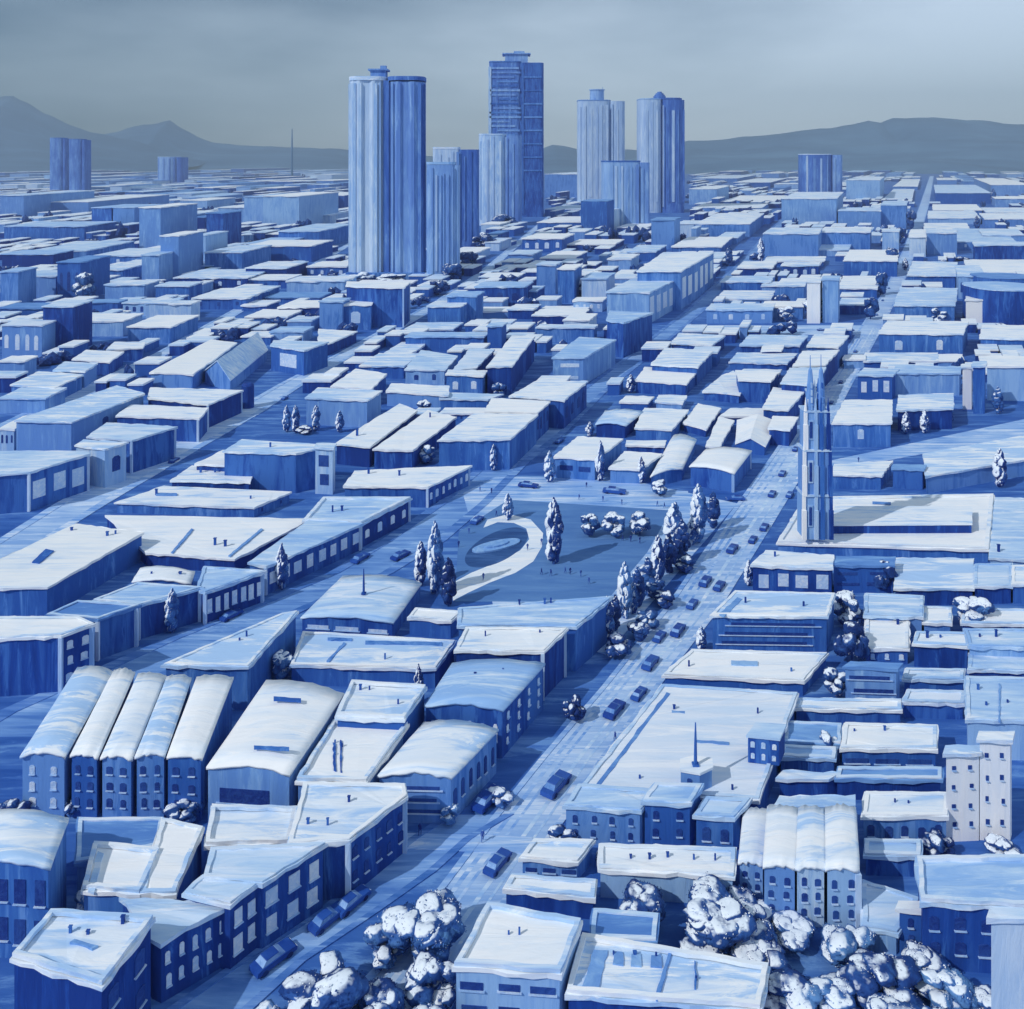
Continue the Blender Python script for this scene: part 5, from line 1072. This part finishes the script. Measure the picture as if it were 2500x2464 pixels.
CARS = '''
1215 2115 1300 2010 1.25|car nearest the viewer on the avenue, beyond the bottom centre trees
1358 1925 1440 1830 1.55|long dark car beside the left wing of the great roof
1500 1740 1575 1650 1.4|dark car passing the upper half of the great flat roof
1588 1625 1655 1540 1.3|dark car beside the white roof with two round vents
1655 1545 1710 1470 1.3|dark car below the louvred front building on the avenue
1722 1425 1765 1365 1.3|left car of the pair abreast near the four window shop
1756 1436 1800 1378 1.2|right car of the pair abreast near the four window shop
1788 1345 1830 1290 1.3|car on the avenue beside the tallest park corner poplar
1866 1292 1900 1235 1.2|car on the avenue just below the church terrace corner
1885 1210 1915 1160 1.2|left car of two abreast beside the church foot
1928 1212 1958 1160 1.15|right car of two abreast beside the church foot
1910 1160 1945 1105 1.2|car above the two abreast, left of the church
1942 1100 1975 1050 1.1|car hidden low beside the church's middle stage
2053 935 2075 895 1.1|car on the avenue right of the church spires
2080 895 2102 855 1.1|car on the avenue above the spires, second up
2088 860 2112 820 1.1|car on the avenue just below the crossing
2140 770 2160 735 1.1|car on the avenue just above the crossing
1560 1700 1610 1640 1.1|dark car on the left lane beside the white dotted block
1610 1560 1650 1510 1.1|dark car on the left lane below the whitest poplar
1690 1480 1720 1440 1.1|dark car in the right lane below the pair abreast
1838 1322 1862 1285 1.1|dark car close behind the one by the tallest poplar
1960 1080 1982 1045 1.1|dark car beside the church's left edge, higher
2000 1010 2020 975 1.1|dark car on the avenue above the heaped roof
2030 985 2050 950 1.0|dark car right beside the church's upper stage
2170 705 2182 680 1.0|dark car far up the avenue, upper
2155 735 2168 712 1.0|dark car far up the avenue, lower
1796 1222 1760 1222 1.3|car parked across beside the vaulted roof with the pale pilaster
1290 1190 1350 1196 1.5|car on the square's upper left side
1500 1205 1560 1210 1.7|car in the middle of the street above the park
1510 960 1535 935 1.1|car on the market street by the corner poplar
1365 1080 1390 1060 1.2|car on the market street above the square
1685 795 1705 775 1.1|car on the market street near the cross street
2005 808 2040 808 1.2|left car on the cross street
2075 808 2110 808 1.2|right car on the cross street
818 905 842 890 1.1|upper car on the west street near the dark boxed front
770 935 795 920 1.1|lower car on the west street near the dark boxed front
695 975 720 960 1.1|car beside the far west poplars
410 870 430 858 1.0|lowest car of the row on the far left street
436 850 456 838 1.0|second car of the row on the far left street
472 838 490 826 1.0|third car of the row on the far left street
496 820 515 808 1.0|highest car of the row on the far left street
425 1128 450 1112 1.2|car on the west street beside the second house
565 1508 600 1490 1.3|car on the market street before the wedge roof
668 2350 760 2280 1.4|lower dark car on the left street below the pale windows
860 2210 930 2150 1.3|dark car beside the upper bend of the left street
800 2252 870 2195 1.3|dark car behind the bottom centre clump on the left street
880 1368 905 1352 1.4|left car in the dark end of the market street by the park
978 1362 1010 1345 1.4|right car in the dark end of the market street by the park
1190 1960 1235 1910 1.5|pale sided van shape parked beside the sawtooth hall
1165 1275 1190 1255 1.3|car at the shaded upper left edge of the park
'''
for ln in CARS.strip().split('\n'):
    n, lab = ln.split('|'); a = [float(q) for q in n.split()]; car(lab, a[0], a[1], (a[2], a[3]), a[4])

# ================================================================ people (one continuous figure, walking)
def person_mesh():
    V = [(0, 0, .95), (0, 0, 1.2), (0, .01, 1.42), (0, .01, 1.52), (0, .02, 1.66), (.1, .05, .9), (.12, .18, .5), (.12, .12, .06), (.12, .22, .03), (-.1, -.03, .9), (-.12, -.05, .5), (-.12, -.28, .1), (-.12, -.2, .03),
         (.19, 0, 1.4), (.25, -.06, 1.12), (.25, .05, .88), (-.19, 0, 1.4), (-.25, .08, 1.12), (-.24, .2, .92)]
    E = [(0, 1), (1, 2), (2, 3), (3, 4), (0, 5), (5, 6), (6, 7), (7, 8), (0, 9), (9, 10), (10, 11), (11, 12), (2, 13), (13, 14), (14, 15), (2, 16), (16, 17), (17, 18)]
    Rr = [.16, .16, .17, .06, .11, .11, .08, .05, .04, .11, .08, .05, .04, .08, .055, .04, .08, .055, .04]
    me = bpy.data.meshes.new('p'); me.from_pydata(V, E, []); o = link(bpy.data.objects.new('p', me))
    md = o.modifiers.new('s', 'SKIN'); sv = me.skin_vertices[0].data
    for i, r in enumerate(Rr): sv[i].radius = (r, r * .8)
    sv[0].use_root = True
    o.modifiers.new('u', 'SUBSURF').levels = 1
    dg = bpy.context.evaluated_depsgraph_get(); m2 = bpy.data.meshes.new_from_object(o.evaluated_get(dg)); m2.name = 'person'
    bpy.data.objects.remove(o); m2.materials.clear(); m2.materials.append(M['cloth']); m2.materials.append(M['skin'])
    for p in m2.polygons:
        p.use_smooth = True
        if p.center.z > 1.54 and p.center.y > .02: p.material_index = 1
    return m2
PM = person_mesh()
PEOPLE = '''
1178 2058|walker in a dark coat on the light crossing below the avenue
1025 2042|figure in dark clothes at the left end of the light crossing
1322 1332|person on the curved path of the park, upper
1288 1345|person on the curved path of the park, lower
1180 1418|person on the narrow end of the curved path
1322 1405|leftmost walker on the lawn below the lone poplar
1345 1408|second walker on the lawn below the lone poplar
1380 1402|left one of the pair strolling on the park lawn
1392 1404|right one of the pair strolling on the park lawn
1418 1410|walker right of the strolling pair on the lawn
1438 1428|lone walker on the lower right lawn of the park
1330 1485|left one of two people at the lower edge of the lawn
1346 1484|right one of two people at the lower edge of the lawn
1414 1222|leftmost person on the path above the lawn
1472 1226|second person on the path above the lawn
1518 1234|third person on the path above the lawn
1605 1238|fourth person on the path above the lawn
1622 1242|rightmost person on the path above the lawn
1520 1322|left person beyond the three capped bushes
1540 1324|middle person beyond the three capped bushes
1562 1328|right person beyond the three capped bushes
1172 1202|left person standing on the upper left of the square
1200 1206|right person standing on the upper left of the square
1145 1305|person on the shaded pavement left of the pond
1120 1338|person walking down the pavement left of the pond
1212 1262|person by the small poplar at the park corner
1502 1812|person on the pavement beside the great roof
2096 1130|person by the diagonal street behind the church
1432 1192|person in the roadway above the park
'''
for ln in PEOPLE.strip().split('\n'):
    n, lab = ln.split('|'); a = [float(q) for q in n.split()]
    o = link(bpy.data.objects.new('person', PM)); o.location = up(*a) + Vector((0, 0, .17)); o.rotation_euler = (0, 0, random.uniform(0, 6.28)); s = 1.05; o.scale = (s, s, s)
    tag(o, lab, 'person', 'people walking in the snow')

# ================================================================ haze over the far city and hills
hz = MB(); hz.box((0, 5500, 500), (30000, 12800, 1004)); hz = hz.build('haze', M['r0']); tag(hz, kind='stuff')
hm = bpy.data.materials.new('haze air'); hm.use_nodes = True; t = hm.node_tree; t.nodes.clear()
o_ = t.nodes.new('ShaderNodeOutputMaterial'); pv = t.nodes.new('ShaderNodeVolumePrincipled')
pv.inputs['Color'].default_value = (.68, .84, .98, 1); pv.inputs['Density'].default_value = 9.5e-5; pv.inputs['Anisotropy'].default_value = .2
t.links.new(pv.outputs[0], o_.inputs['Volume']); hz.data.materials.clear(); hz.data.materials.append(hm)
for o in C.objects:
    if 'label' in o and len(o['label'].replace('-', ' ').split()) > 16: print('LONG', o.name, o['label'])
